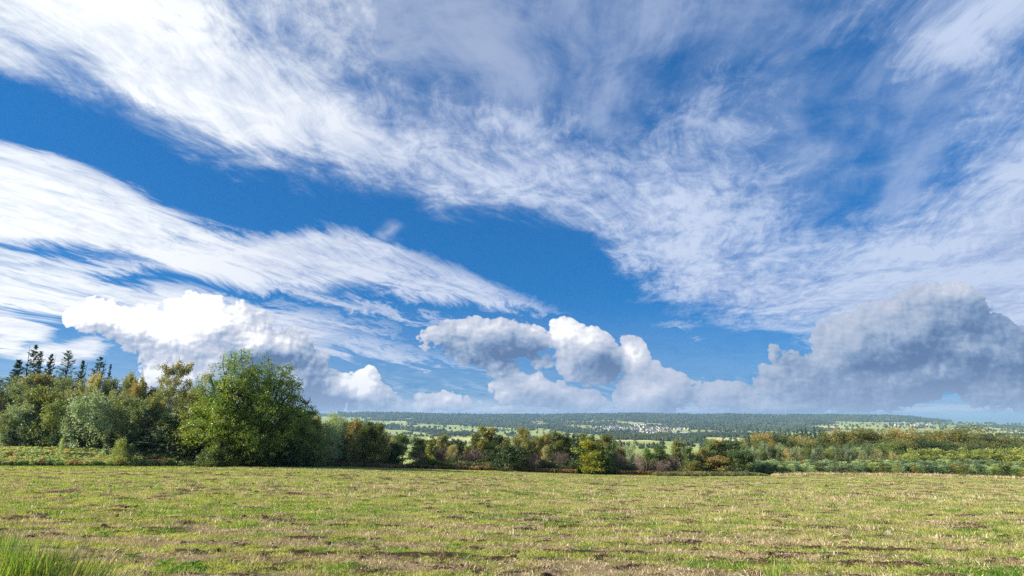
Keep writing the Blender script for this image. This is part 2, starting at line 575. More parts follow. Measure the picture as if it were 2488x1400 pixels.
def slope(r):
    # smoothed over the angle so that the field is one gentle surface
    rr = np.clip(r, -1.6, 1.6)
    acc = 0
    for d, w in ((-.12, .2), (-.06, .2), (0, .2), (.06, .2), (.12, .2)):
        acc = acc + w * np.interp(rr + d, RE, SE)
    return acc


def land(X, Y, bumps=True):
    X = np.asarray(X, float); Y = np.asarray(Y, float)
    yy = np.maximum(Y, 40.0)
    r = np.clip(X / yy, -1.6, 1.6)
    yp = np.maximum(Y, 0.0)
    near = -2.0 - slope(r) * yp
    tc_ = np.interp(r, CR_R, CR_T)
    lt = np.interp(np.log(np.maximum(yp, 300)), LY, LT)
    lt = np.where(yp > 3500, tc_ + lt * (1 - tc_ / 0.0295), lt)
    far = -lt * yp
    beyond = -tc_ * yp - 0.02 * np.maximum(yp - 8500, 0) - 5
    far = np.where(yp > 8500, beyond, far)
    k = sstep(yp, 150, 300)
    near2 = -2.0 - slope(r) * np.minimum(yp, 400) - 0.03 * np.maximum(yp - 400, 0)
    z = near2 * (1 - k) + far * k
    # low bank under the wood left of the oaks
    rl = X / yy
    z = z + 1.3 * sstep(yp - edge_y(r), 0.3, 6.5) * sstep(rpix(540) - rl, 0.0, 0.10) * sstep(170 - yp, 0, 50)
    if bumps:
        z = z + sstep(yp, 1500, 4500) * 9 * fbm(X / 900, Y / 900, 3, 5) * sstep(9500 - yp, 0, 900)
        z = z + sstep(yp, 20, 90) * 0.12 * fbm(X / 14, Y / 14, 3, 8)
    return z


def grounded(px, Y, py=1120):
    X = rpix(px, py) * Y
    return X, Y, float(land(X, Y))


def project(X, Y, Z):
    """photograph pixel of a point"""
    c, s = math.cos(R(PITCH)), math.sin(R(PITCH))
    f = Y * c + Z * s
    b = (-Y * s + Z * c) / f
    return 1244 + FPX * X / f, 700 - FPX * b


# ------------------------------------------------------------------ which part of the valley is wood, meadow or tilled
WOODS = [  # x0, x1, y of the middle at x0 and x1, half height, all as seen from the field
    (921, 1010, 1021, 1023, 1.6), (1000, 1100, 1024, 1030, 4.0), (1060, 1180, 1027, 1032, 4.0), (1150, 1290, 1033, 1039, 4.0), (925, 1000, 1038, 1043, 4.0), (955, 1000, 1036, 1046, 4),
    (1000, 1080, 1044, 1053, 4.5), (1050, 1150, 1054, 1057, 4.5), (1200, 1240, 1034, 1036, 3), (1235, 1290, 1036, 1043, 4), (1290, 1330, 1035, 1041, 3), (1335, 1400, 1038, 1046, 6),
    (1300, 1370, 1017, 1020, 4), (1393, 1445, 1017, 1020, 5), (1335, 1400, 1033, 1030, 2.0), (1400, 1480, 1031, 1034, 2.4), (1450, 1490, 1026, 1027, 2.5), (1485, 1620, 1063, 1065, 6.5), (1500, 1550, 1055, 1058, 6), (1620, 1700, 1061, 1063, 4.5),
    (1700, 1850, 1058, 1060, 4), (1740, 1900, 1043, 1046, 3), (1590, 1760, 1038, 1043, 4.0), (1380, 1480, 1049, 1053, 4), (1800, 1990, 1040, 1046, 4), (2200, 2330, 1019, 1021, 2.5), (2420, 2488, 1038, 1042, 3), (1490, 1530, 1034, 1037, 4.0), (1850, 1930, 1036, 1036, 1.5),
]
CLEAR = [
    (1105, 1140, 1013, 1013, 1.4), (1290, 1318, 1026, 1026, 3.2), (1245, 1325, 1015.5, 1015.5, 1.3), (1380, 1420, 1012, 1015, 1.6), (1300, 1345, 1011, 1011, 1.0), (1520, 1540, 1016, 1010, 1.5), (1440, 1480, 1022, 1024, 3.0),
    (1490, 1580, 1024, 1031, 2.6), (1580, 1660, 1020, 1017, 1.0), (1660, 1680, 1032, 1024, 2), (1712, 1735, 1031, 1026, 2), (1975, 2010, 1018, 1018, 2), (1830, 1900, 1036, 1030, 2), (1900, 2000, 1028, 1026, 2.2), (2050, 2140, 1013, 1015, 1.6), (2030, 2190, 1026, 1030, 3), (2100, 2160, 1021, 1022, 1.6), (1340, 1400, 1023, 1025, 1.5), (1250, 1300, 1031, 1031, 1.2),
]
HB_X = [840, 1000, 1100, 1200, 1300, 1440, 1580, 1650, 1750, 1830, 1900, 2050, 2330, 2488]
HB_Y = [1013, 1017, 1023, 1030, 1029, 1022, 1027, 1034, 1044, 1046, 1040, 1028, 1024, 1030]
VILLAGE = [(1430, 1500, 1044, 1047, 8), (1480, 1620, 1041, 1045, 9), (1600, 1660, 1042, 1042, 5), (1500, 1590, 1034, 1036, 4)]


def strips(px, py, lst, wob):
    m_ = np.zeros(np.shape(px))
    for x0, x1, ya, yb, hh in lst:
        t = (px - x0) / (x1 - x0)
        d = 1 - np.abs(py - (ya + (yb - ya) * t)) / hh + np.minimum(0, np.minimum(t, 1 - t) * 4)
        m_ = np.maximum(m_, sstep(d + wob, 0.0, 0.35))
    return m_


def wood_mask(X, Y, Z=None):
    Z = land(X, Y) if Z is None else Z
    px, py = project(X, Y, Z)
    wob = 0.35 * fbm(X / 160, Y / 420, 3, 3) * 2
    hill = sstep(np.interp(px, HB_X, HB_Y) - py + wob * 3, -0.6, 0.6)
    m_ = np.maximum(hill, strips(px, py, WOODS, wob))
    # hedges between the meadows
    hedge = (np.abs(fbm(X / 520, Y / 1000, 2, 21)) < 0.012) & (Y > 1200)
    m_ = np.maximum(m_, hedge * 0.9)
    glade = sstep(fbm(X / 420, Y / 900, 3, 77), 0.30, 0.42) * (Y > 5200)
    m_ = m_ * (1 - 0.9 * glade)
    m_ = m_ * (1 - strips(px, py, CLEAR, wob))
    m_ = m_ * (1 - 0.75 * strips(px, py, VILLAGE, wob))
    return np.where(Y < 900, 0, m_), px, py


# ------------------------------------------------------------------ materials of the land
def grass_mix(t, bs, far=False):
    pass


def b_field(t, bs):
    at = t.node('ShaderNodeAttribute', attribute_name='cover')
    cover = Sock(t.nt, at.outputs['Fac'])
    at2 = t.node('ShaderNodeAttribute', attribute_name='straw')
    straw = Sock(t.nt, at2.outputs['Fac'])
    co = t.node('ShaderNodeTexCoord')
    P_ = Sock(t.nt, co.outputs['Object'])
    n1_ = t.noise(P_, 1.1, 6.0, 0.65)
    n2_ = t.noise(P_, 9.0, 5.0, 0.7)
    n3_ = t.noise(P_, 45.0, 3.0, 0.7)
    green = t.ramp(n2_ * 0.6 + n3_ * 0.4, [(0.25, (0.09, 0.12, 0.025)), (0.5, (0.25, 0.28, 0.05)), (0.75, (0.42, 0.42, 0.11))])
    dry = t.ramp(n3_ * 0.5 + n2_ * 0.5, [(0.25, (0.14, 0.085, 0.05)), (0.5, (0.36, 0.26, 0.15)), (0.75, (0.58, 0.46, 0.29))])
    soil = t.ramp(n3_ * 0.5 + n2_ * 0.5, [(0.3, (0.035, 0.022, 0.013)), (0.7, (0.12, 0.075, 0.042))])
    c = t.mix((cover + (n2_ - 0.5) * 1.4 + (n1_ - 0.5) * 0.5).step(0.30, 0.62), soil, green)
    c = t.mix((straw + (n2_ - 0.5) * 1.3 + (n3_ - 0.5) * 0.6).step(0.32, 0.7), c, dry)
    t.put(bs.inputs['Base Color'], c)
    bp = t.node('ShaderNodeBump')
    bp.inputs['Strength'].default_value = 0.8
    bp.inputs['Distance'].default_value = 0.05
    t.put(bp.inputs['Height'], n2_ + n3_ * 0.5)
    t.nt.links.new(bp.outputs[0], bs.inputs['Normal'])


M_FIELD = material('mown_field', b_field, 0.95, 0.1)


def b_land(t, bs):
    at = t.node('ShaderNodeAttribute', attribute_name='land_colour')
    c = Sock(t.nt, at.outputs['Color'])
    co = t.node('ShaderNodeTexCoord')
    P_ = Sock(t.nt, co.outputs['Object'])
    n1_ = t.noise(P_, 0.02, 4.0, 0.6)
    n2_ = t.noise(P_, 0.6, 5.0, 0.6)
    c = t.mix(0.35, c, t.vmath('SCALE', c, scale=(n1_ + n2_)), 'MIX')
    t.put(bs.inputs['Base Color'], c)


M_LAND = material('valley_land', b_land, 0.95, 0.1)

# the one sheet that reaches the horizon
NR, NY = 760, 420
s_ = np.linspace(-1.9, 1.9, NR)
ys = np.concatenate([np.linspace(-40, 0, 8)[:-1], np.linspace(0, 150, 40)[:-1], np.geomspace(150, 9500, NY - 80), np.geomspace(9800, 32000, 34)])
S_, Yg = np.meshgrid(s_, ys)
Xg = S_ * (np.maximum(Yg, 0) + 30)
Zg = land(Xg, Yg)
reff = Xg / np.maximum(Yg, 40)
inside = sstep(edge_y(np.clip(reff, -1.6, 1.6)) + 2.0 - Yg, -1.5, 1.0)
Zs = Zg - 0.35 * inside
wm, pxg, pyg = wood_mask(Xg, Yg, Zg)
ca = fbm(Xg / 520, Yg / 900, 2, 40)
cb = np.floor((Xg + 120 * fbm(Xg / 700, Yg / 700, 2, 4)) / 330) * 7.3 + np.floor((Yg + 200 * fbm(Xg / 600, Yg / 900, 2, 9)) / 480) * 3.1
cb = np.modf(np.abs(np.sin(cb * 12.9898) * 43758.5453))[0]
mead = np.stack([0.36 + 0.14 * cb, 0.43 + 0.10 * cb, 0.12 + 0.05 * cb], -1)
tan = (cb > 0.86)[..., None] * np.array([0.20, 0.08, 0.05])
mead = mead + tan
forest = np.stack([0.050 + 0 * ca, 0.070 + 0 * ca, 0.024 + 0 * ca], -1)
tanm = strips(pxg, pyg, [(1290, 1318, 1026, 1026, 3.2), (1690, 1870, 1046, 1050, 1.2), (2100, 2200, 1029, 1030, 1.2), (1600, 1680, 1052, 1053, 1.5)], 0)[..., None]
mead = mead * (1 - tanm) + np.array([0.42, 0.34, 0.17]) * tanm
colr = mead * (1 - wm[..., None]) + forest * wm[..., None]
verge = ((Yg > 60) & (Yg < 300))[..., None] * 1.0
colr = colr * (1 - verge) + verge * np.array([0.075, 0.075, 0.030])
brt = ((reff > -0.25) & (reff < -0.1) & (Yg > 133) & (Yg < 160))[..., None]
colr = np.where(brt, np.array([0.22, 0.36, 0.04]), colr)
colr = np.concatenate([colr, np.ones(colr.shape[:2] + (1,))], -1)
h_, w_ = Xg.shape
idx = np.arange(h_ * w_).reshape(h_, w_)
quads = np.stack([idx[:-1, :-1], idx[:-1, 1:], idx[1:, 1:], idx[1:, :-1]], -1).reshape(-1, 4)
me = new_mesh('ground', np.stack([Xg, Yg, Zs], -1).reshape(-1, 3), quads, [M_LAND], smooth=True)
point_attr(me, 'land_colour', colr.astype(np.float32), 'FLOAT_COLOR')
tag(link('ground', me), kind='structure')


# ------------------------------------------------------------------ the mown field in front
def rows_pattern(X, Y):
    """bands of cut grass lying across the view, a little uneven"""
    q_ = Y + 0.10 * X + 1.9 * fbm(X / 6, Y / 4, 4, 31)
    return 0.5 + 0.5 * np.sin(q_ * 2 * math.pi / 2.3)


def covers(X, Y):
    b1 = rows_pattern(X, Y)
    b2 = rows_pattern(X + 40, Y * 1.7 + 3)
    cl = fbm(X / 0.55, Y / 0.36, 4, 50, 0.6)
    md = fbm(X / 3.0, Y / 1.6, 3, 60)
    bg_ = fbm(X / 14, Y / 10, 3, 70)
    near_ = sstep(30 - Y, 0, 22)
    straw = 0.36 + 0.75 * (b1 - 0.5) + 0.75 * md + 0.35 * bg_ + 0.35 * cl
    cover = 0.64 + 0.85 * cl + 0.45 * md - 0.14 * near_ + 0.45 * (b2 - 0.5) + 0.08 * (1 - near_)
    edge_gr = sstep(Y - edge_y(np.clip(X / np.maximum(Y, 40), -1.6, 1.6)), -14, -2)
    return np.clip(cover + 0.5 * edge_gr, 0, 1), np.clip(straw - 0.5 * edge_gr, 0, 1), cl


FR, FY = 660, 720
s_ = np.linspace(-1.35, 1.35, FR)
wv = np.concatenate([np.linspace(-12, 5, 24)[:-1] / 100, np.geomspace(5, 100, FY - 24) / 100])
S_, Wv = np.meshgrid(s_, wv)
Yf = Wv * 100
for _ in range(3):
    Xf = S_ * (np.maximum(Yf, 0) + 10)
    Yf = Wv * (edge_y(Xf / np.maximum(Yf, 40)) + 1.5)
cover, straw, cl = covers(Xf, Yf)
near_amp = sstep(60 - Yf, 0, 40)
ridge = np.maximum(0, cl + 0.15) ** 1.3
Zf = land(Xf, Yf) + 0.10 * (0.4 + 0.6 * near_amp) * np.maximum(0, 0.42 - cover) * 1.6 + 0.022 * fbm(Xf / 0.16, Yf / 0.16, 3, 90, 0.6) * near_amp + 0.015 * straw
h_, w_ = Xf.shape
idx = np.arange(h_ * w_).reshape(h_, w_)
quads = np.stack([idx[:-1, :-1], idx[:-1, 1:], idx[1:, 1:], idx[1:, :-1]], -1).reshape(-1, 4)
me = new_mesh('field', np.stack([Xf, Yf, Zf], -1).reshape(-1, 3), quads, [M_FIELD], smooth=True)
point_attr(me, 'cover', cover.astype(np.float32))
point_attr(me, 'straw', straw.astype(np.float32))
tag(link('field', me), kind='structure')

# ------------------------------------------------------------------ plant materials
def leaf_material(name, stops, hue_var=0.5, trans=0.45, val_var=0.5):
    """leaves: colour varies leaf by leaf and tree by tree; light comes through them"""
    m_ = bpy.data.materials.new(name)
    m_.use_nodes = True
    nt = m_.node_tree
    nt.nodes.clear()
    t = Tree(nt)
    geo = t.node('ShaderNodeNewGeometry')
    oi = t.node('ShaderNodeObjectInfo')
    rnd = Sock(nt, geo.outputs['Random Per Island'])
    orn = Sock(nt, oi.outputs['Random'])
    co = t.node('ShaderNodeTexCoord')
    P_ = Sock(nt, co.outputs['Object'])
    n_ = t.noise(t.vadd(P_, t.xyz(orn * 31.0, 0.0, 0.0)), 0.55, 3.0, 0.6)
    f = (n_ - 0.5) * 1.8 + (rnd - 0.5) * 0.36 + (orn - 0.5) * hue_var + 0.5
    c = t.ramp(f, stops)
    c = t.vmath('SCALE', c, scale=(orn * val_var + (1.0 - val_var * 0.5)) * (rnd * 0.36 + 0.82))
    d = t.node('ShaderNodeBsdfDiffuse')
    t.put(d.inputs['Color'], c)
    tr = t.node('ShaderNodeBsdfTranslucent')
    t.put(tr.inputs['Color'], t.mix(1.0, c, (1.25, 1.30, 0.60), 'MULTIPLY'))
    gl = t.node('ShaderNodeBsdfGlossy')
    gl.inputs['Roughness'].default_value = 0.45
    gl.inputs['Color'].default_value = (1, 1, 1, 1)
    m1 = t.node('ShaderNodeMixShader')
    m1.inputs[0].default_value = trans
    nt.links.new(d.outputs[0], m1.inputs[1])
    nt.links.new(tr.outputs[0], m1.inputs[2])
    m2 = t.node('ShaderNodeMixShader')
    m2.inputs[0].default_value = 0.035
    nt.links.new(m1.outputs[0], m2.inputs[1])
    nt.links.new(gl.outputs[0], m2.inputs[2])
    o_ = t.node('ShaderNodeOutputMaterial')
    nt.links.new(m2.outputs[0], o_.inputs[0])
    return m_


def bark_material(name, a, b, scale=6.0):
    def bb(t, bs):
        co = t.node('ShaderNodeTexCoord')
        P_ = t.vmath('MULTIPLY', Sock(t.nt, co.outputs['Object']), (1.0, 1.0, 0.25))
        t.put(bs.inputs['Base Color'], t.ramp(t.noise(P_, scale, 5.0, 0.65), [(0.35, a), (0.65, b)]))
    return material(name, bb, 0.95, 0.1)


L = {
    'oak': leaf_material('oak_leaves', [(0.0, (0.086, 0.161, 0.023)), (0.35, (0.162, 0.253, 0.034)), (0.6, (0.263, 0.345, 0.052)), (0.85, (0.364, 0.356, 0.063)), (1.0, (0.324, 0.230, 0.057))], 0.1, 0.5, 0.15),
    'birch': leaf_material('birch_leaves', [(0.0, (0.161, 0.218, 0.103)), (0.4, (0.253, 0.299, 0.138)), (0.7, (0.333, 0.345, 0.155)), (1.0, (0.460, 0.368, 0.172))], 0.9, 0.45, 0.5),
    'silver': leaf_material('willow_leaves', [(0.0, (0.240, 0.312, 0.216)), (0.5, (0.360, 0.432, 0.276)), (1.0, (0.504, 0.552, 0.324))], 0.5, 0.45, 0.3),
    'olive': leaf_material('olive_green_leaves', [(0.0, (0.115, 0.161, 0.040)), (0.4, (0.207, 0.230, 0.063)), (0.75, (0.310, 0.287, 0.086)), (1.0, (0.380, 0.276, 0.098))], 0.9, 0.42, 0.4),
    'dark': leaf_material('dark_green_leaves', [(0.0, (0.065, 0.117, 0.046)), (0.5, (0.130, 0.195, 0.065)), (1.0, (0.234, 0.273, 0.078))], 0.6, 0.38, 0.45),
    'gold': leaf_material('autumn_leaves', [(0.0, (0.127, 0.172, 0.046)), (0.5, (0.253, 0.253, 0.063)), (0.8, (0.380, 0.299, 0.081)), (1.0, (0.437, 0.287, 0.115))], 0.8, 0.4, 0.4),
    'yellow': leaf_material('yellow_green_leaves', [(0.0, (0.10, 0.15, 0.02)), (0.45, (0.20, 0.25, 0.03)), (0.8, (0.34, 0.32, 0.04)), (1.0, (0.48, 0.38, 0.05))], 0.2, 0.45, 0.2),
    'needle': leaf_material('spruce_needles', [(0.0, (0.057, 0.105, 0.065)), (0.5, (0.097, 0.162, 0.095)), (1.0, (0.162, 0.243, 0.121))], 0.5, 0.15, 0.4),
    'young': leaf_material('young_conifer_needles', [(0.0, (0.228, 0.324, 0.180)), (0.5, (0.360, 0.456, 0.252)), (1.0, (0.504, 0.564, 0.288))], 0.8, 0.42, 0.35),
    'plume': leaf_material('plume_leaves', [(0.0, (0.221, 0.276, 0.083)), (0.5, (0.373, 0.414, 0.124)), (1.0, (0.524, 0.511, 0.166))], 0.6, 0.45, 0.4),
    'twig': leaf_material('bare_twigs', [(0.0, (0.20, 0.14, 0.12)), (0.5, (0.30, 0.22, 0.18)), (1.0, (0.42, 0.32, 0.25))], 0.7, 0.15, 0.35),
    'gorse': leaf_material('gorse_leaves', [(0.0, (0.06, 0.11, 0.022)), (0.5, (0.12, 0.19, 0.035)), (1.0, (0.20, 0.26, 0.05))], 0.4, 0.35, 0.3),
    'bracken': leaf_material('bracken_fronds', [(0.0, (0.30, 0.42, 0.18)), (0.5, (0.46, 0.55, 0.24)), (0.8, (0.60, 0.54, 0.25)), (1.0, (0.50, 0.32, 0.16))], 1.0, 0.45, 0.35),
    'rust': leaf_material('rusty_bracken_fronds', [(0.0, (0.22, 0.11, 0.06)), (0.5, (0.40, 0.21, 0.11)), (1.0, (0.52, 0.34, 0.18))], 0.6, 0.35, 0.35),
    'bramble': leaf_material('bramble_leaves', [(0.0, (0.100, 0.124, 0.049)), (0.5, (0.199, 0.223, 0.083)), (1.0, (0.365, 0.298, 0.132))], 0.6, 0.3, 0.4),
}
BARK = {
    'oak': bark_material('oak_bark', (0.045, 0.035, 0.025), (0.13, 0.105, 0.075)),
    'birch': bark_material('birch_bark', (0.16, 0.14, 0.11), (0.42, 0.38, 0.31)),
    'dark': bark_material('dark_bark', (0.03, 0.024, 0.018), (0.085, 0.065, 0.045)),
    'grey': bark_material('grey_bark', (0.07, 0.06, 0.045), (0.18, 0.155, 0.12)),
}


# ------------------------------------------------------------------ plant builders
def tube_mesh(paths, sides=5):
    """paths: list of (points n x 3, radii n) -> verts, faces"""
    V, F, off = [], [], 0
    ang = np.arange(sides) * 2 * math.pi / sides
    ca_, sa_ = np.cos(ang), np.sin(ang)
    for pts, rad in paths:
        pts = np.asarray(pts, float); rad = np.asarray(rad, float)
        d = np.gradient(pts, axis=0)
        d /= np.linalg.norm(d, axis=1)[:, None] + 1e-9
        ref = np.where(np.abs(d[:, 2:3]) > 0.9, np.array([[1.0, 0, 0]]), np.array([[0, 0, 1.0]]))
        a = np.cross(d, ref); a /= np.linalg.norm(a, axis=1)[:, None] + 1e-9
        b = np.cross(d, a)
        ring = pts[:, None] + rad[:, None, None] * (ca_[None, :, None] * a[:, None] + sa_[None, :, None] * b[:, None])
        n = len(pts)
        V.append(ring.reshape(-1, 3))
        i = np.arange(n - 1)[:, None] * sides + np.arange(sides)[None]
        j = np.arange(n - 1)[:, None] * sides + (np.arange(sides)[None] + 1) % sides
        F.append(np.stack([i, j, j + sides, i + sides], -1).reshape(-1, 4) + off)
        off += n * sides
    return np.concatenate(V), np.concatenate(F)


def leaf_quads(cen, size, g, axis=None, ratio=0.55, spread=1.0, flat=0.0):
    """rhombic leaves; axis: preferred long direction"""
    n = len(cen)
    d = g.normal(size=(n, 3))
    if axis is not None:
        d = d * spread + axis
    d /= np.linalg.norm(d, axis=1)[:, None] + 1e-9
    e = g.normal(size=(n, 3))
    if flat:
        e = e * (1 - flat) + np.cross(d, [0, 0, 1.0]) * flat * 2
    e -= (e * d).sum(1)[:, None] * d
    e /= np.linalg.norm(e, axis=1)[:, None] + 1e-9
    s = np.broadcast_to(np.asarray(size, float), (n,))[:, None]
    V = np.stack([cen - d * s * 0.5, cen + e * s * ratio * 0.5 - d * s * 0.05, cen + d * s * 0.5, cen - e * s * ratio * 0.5 - d * s * 0.05], 1).reshape(-1, 3)
    return V, np.arange(n * 4).reshape(n, 4)


def wander(p0, d0, length, n, g, wob=0.15, up=0.0):
    pts = [np.array(p0, float)]
    d = np.array(d0, float)
    d /= np.linalg.norm(d)
    for _ in range(n):
        d = d + g.normal(size=3) * wob + np.array([0, 0, up])
        d /= np.linalg.norm(d)
        pts.append(pts[-1] + d * length / n)
    return np.array(pts)


def finish(paths, leaves, bark, leafm, name, sides=5):
    tv, tf = tube_mesh(paths, sides)
    tm = new_mesh(name + '_trunk', tv, tf, [bark], smooth=True)
    lv = np.concatenate([a for a, b in leaves])
    o_, fs = 0, []
    for a, b in leaves:
        fs.append(b + o_)
        o_ += len(a)
    cm = new_mesh(name + '_crown', lv, np.concatenate(fs), [leafm])
    return tm, cm, float(lv[:, 2].max()), float(np.percentile(np.abs(lv[:, 0]), 96))


def branching(g, H, clear, spread, n1, n2, bark_r, up1=0.12, shape=lambda t: 1.0, lean=0.0, wob=0.12, nsub=3):
    """trunk, limbs, boughs -> paths and the points that carry leaves with their outward direction"""
    paths, tips = [], []
    trunk = wander((0, 0, -0.2), (lean, 0, 1), H * 0.9, 9, g, 0.05, 0.03)
    rad = np.linspace(bark_r, bark_r * 0.15, len(trunk))
    rad[0] *= 1.35
    paths.append((trunk, rad))
    for k in range(n1):
        t = clear + (0.97 - clear) * ((k + g.random() * 0.7) / n1)
        q = t * (len(trunk) - 1)
        i = min(int(q), len(trunk) - 2)
        p = trunk[i] + (trunk[i + 1] - trunk[i]) * (q - i)
        az = k * 2.4 + g.random() * 1.2
        el = 0.15 + 0.75 * (t - clear) / (1 - clear) + g.normal() * 0.12
        ln = spread * shape((t - clear) / (1 - clear)) * (0.8 + 0.4 * g.random())
        d = np.array([math.cos(az) * math.cos(el), math.sin(az) * math.cos(el), math.sin(el)])
        limb = wander(p, d, ln, 6, g, wob, up1)
        r0 = bark_r * (1 - 0.8 * t) * 0.45
        paths.append((limb, np.linspace(r0, r0 * 0.25, len(limb))))
        for j in range(n2):
            u_ = 0.25 + 0.75 * (j + g.random()) / n2
            q = u_ * (len(limb) - 1)
            i = min(int(q), len(limb) - 2)
            p2 = limb[i] + (limb[i + 1] - limb[i]) * (q - i)
            d2 = (limb[i + 1] - limb[i]); d2 = d2 / np.linalg.norm(d2) + g.normal(size=3) * 0.65
            bough = wander(p2, d2, ln * (0.25 + 0.25 * g.random()), 4, g, wob * 1.5, up1)
            r2 = r0 * 0.4 * (1.1 - 0.5 * u_)
            paths.append((bough, np.linspace(r2, r2 * 0.3, len(bough))))
            for m_ in range(nsub):
                p3 = bough[1 + m_ % (len(bough) - 1)]
                tips.append((p3, (p3 - trunk[i if i < len(trunk) else -1]) * 0 + d2))
            tips.append((bough[-1], d2))
        tips.append((limb[-1], d))
    tips.append((trunk[-1], np.array([0, 0, 1.0])))
    tips.append((trunk[-2], np.array([0, 0, 1.0])))
    return paths, np.array([a for a, b in tips]), np.array([b for a, b in tips])


def puffs(tips, n, sig, size, g, axis=None, ratio=0.55, squash=0.7, spread=1.0):
    i = g.integers(0, len(tips), n)
    c = tips[i] + g.normal(size=(n, 3)) * sig * np.array([1, 1, squash])
    ax = None if axis is None else np.broadcast_to(axis, (n, 3))
    return leaf_quads(c, size * (0.7 + 0.6 * g.random(n)), g, ax, ratio, spread)


def make_oak(seed, H=17.0, W=9.0, n=52000, clear=0.28, lean=0.0, leafm='oak', name='oak', limbs=30, low=0.12, side=0.0, gap=0.0):
    """limbs sweep out from a forking trunk to a domed shell; boughs and twigs fill it unevenly"""
    g = np.random.default_rng(seed)
    paths, tips = [], []
    trunk = wander((0, 0, -0.3), (lean, 0, 1), H * 0.52, 8, g, 0.07, 0.02)
    r0 = H * 0.025
    paths.append((trunk, np.linspace(r0 * 1.25, r0 * 0.55, len(trunk))))

    def arc(p, q_, sag, k=8):
        t = np.linspace(0, 1, k)[:, None]
        m_ = p * 0.55 + q_ * 0.45 + np.array([0, 0, sag]) + g.normal(size=3) * np.linalg.norm(q_ - p) * 0.06
        c = (1 - t) ** 2 * p + 2 * t * (1 - t) * m_ + t ** 2 * q_
        c[1:-1] += g.normal(size=(k - 2, 3)) * np.linalg.norm(q_ - p) * 0.018
        return c
    base_z = H * low
    for k in range(limbs):
        f = (k + 0.5) / limbs
        el = math.asin(min(1.0, f ** 1.15))
        az = k * 2.39996 + g.normal() * 0.15
        rr_ = 1.0 + g.normal() * 0.07
        q_ = np.array([math.cos(az) * math.cos(el) * W * rr_ + side * math.sin(el), math.sin(az) * math.cos(el) * W * rr_, base_z + (H - base_z) * (0.10 + 0.90 * math.sin(el)) * (0.96 + 0.06 * g.random())])
        ti = clear + (0.98 - clear) * (0.15 + 0.85 * f) * (0.8 + 0.2 * g.random())
        p = trunk[min(len(trunk) - 1, int(ti * (len(trunk) - 1) + 0.5))]
        limb = arc(p, q_, H * (0.10 - 0.06 * f))
        r1 = r0 * (0.62 - 0.20 * f)
        paths.append((limb, np.linspace(r1, r1 * 0.16, len(limb))))
        for j in range(13):
            u_ = 0.30 + 0.70 * (j + g.random()) / 13
            p2 = limb[min(len(limb) - 1, int(u_ * (len(limb) - 1) + 0.5))]
            d = g.normal(size=3) * np.array([1, 1, 0.7]) + (q_ - p) / np.linalg.norm(q_ - p) * 1.1
            d /= np.linalg.norm(d)
            ln = W * (0.14 + 0.20 * g.random())
            e_ = p2 + d * ln
            # keep inside the dome
            rel = np.array([(e_[0] - side * 0.6) / W, e_[1] / W, (e_[2] - base_z) / (H - base_z)])
            m_ = np.linalg.norm(rel)
            if m_ > 1.04:
                e_ = e_ * (1.04 / m_) + np.array([0, 0, base_z]) * (1 - 1.04 / m_)
            bough = arc(p2, e_, 0.1, 5)
            paths.append((bough, np.linspace(r1 * 0.28, 0.012, len(bough))))
            w_ = 1 if g.random() > gap else 0
            if w_:
                for q in (2, 3, 4, 4):
                    tips.append(bough[q] + g.normal(size=3) * 0.25)
                for _ in range(3):
                    tips.append(bough[g.integers(1, 5)] + g.normal(size=3) * 0.6)
    tips = np.array(tips)
    lv = [puffs(tips, n, 0.27, 0.25, g, squash=0.6)]
    lv[0][0][:, 2] = np.maximum(lv[0][0][:, 2], 0.6)
    return finish(paths, lv, BARK['oak'], L[leafm], name)


def make_broad(seed, H=12.0, W=3.6, n=9000, clear=0.15, leafm='olive', bark='dark', size=0.30, n1=20, n2=5, sig=0.34, name='broad', droop=0.0, top=1.0):
    g = np.random.default_rng(seed)
    shape = lambda t: 0.55 + 0.5 * math.sin(math.pi * min(1.0, 0.1 + t * 0.8)) - 0.25 * t * top
    paths, tips, dirs = branching(g, H * 0.93, clear, W, n1, n2, H * 0.016, 0.08 - droop, shape, g.normal() * 0.04, 0.13, 3)
    ax = np.array([0, 0, -0.8]) if droop else None
    lv = [puffs(tips, n, sig, size, g, ax, squash=0.8)]
    return finish(paths, lv, BARK[bark], L[leafm], name, 4)


def make_birch(seed, H=11.0, W=2.3, n=8500, leafm='birch', size=0.22, clear=0.12, name='birch', airy=1.0):
    g = np.random.default_rng(seed)
    shape = lambda t: (0.45 + 0.75 * math.sin(math.pi * min(1.0, 0.12 + t * 0.62))) * (1.0 - 0.55 * t)
    paths, tips, dirs = branching(g, H * 0.96, clear, W * 1.25, 30, 4, H * 0.0105, 0.02, shape, g.normal() * 0.05, 0.12, 3)
    # hanging sprays
    lv = [puffs(tips, n, 0.19 * airy, size, g, np.array([0, 0, -1.1]), 0.5, 1.5, 0.9)]
    return finish(paths, lv, BARK['birch'], L[leafm], name, 4)


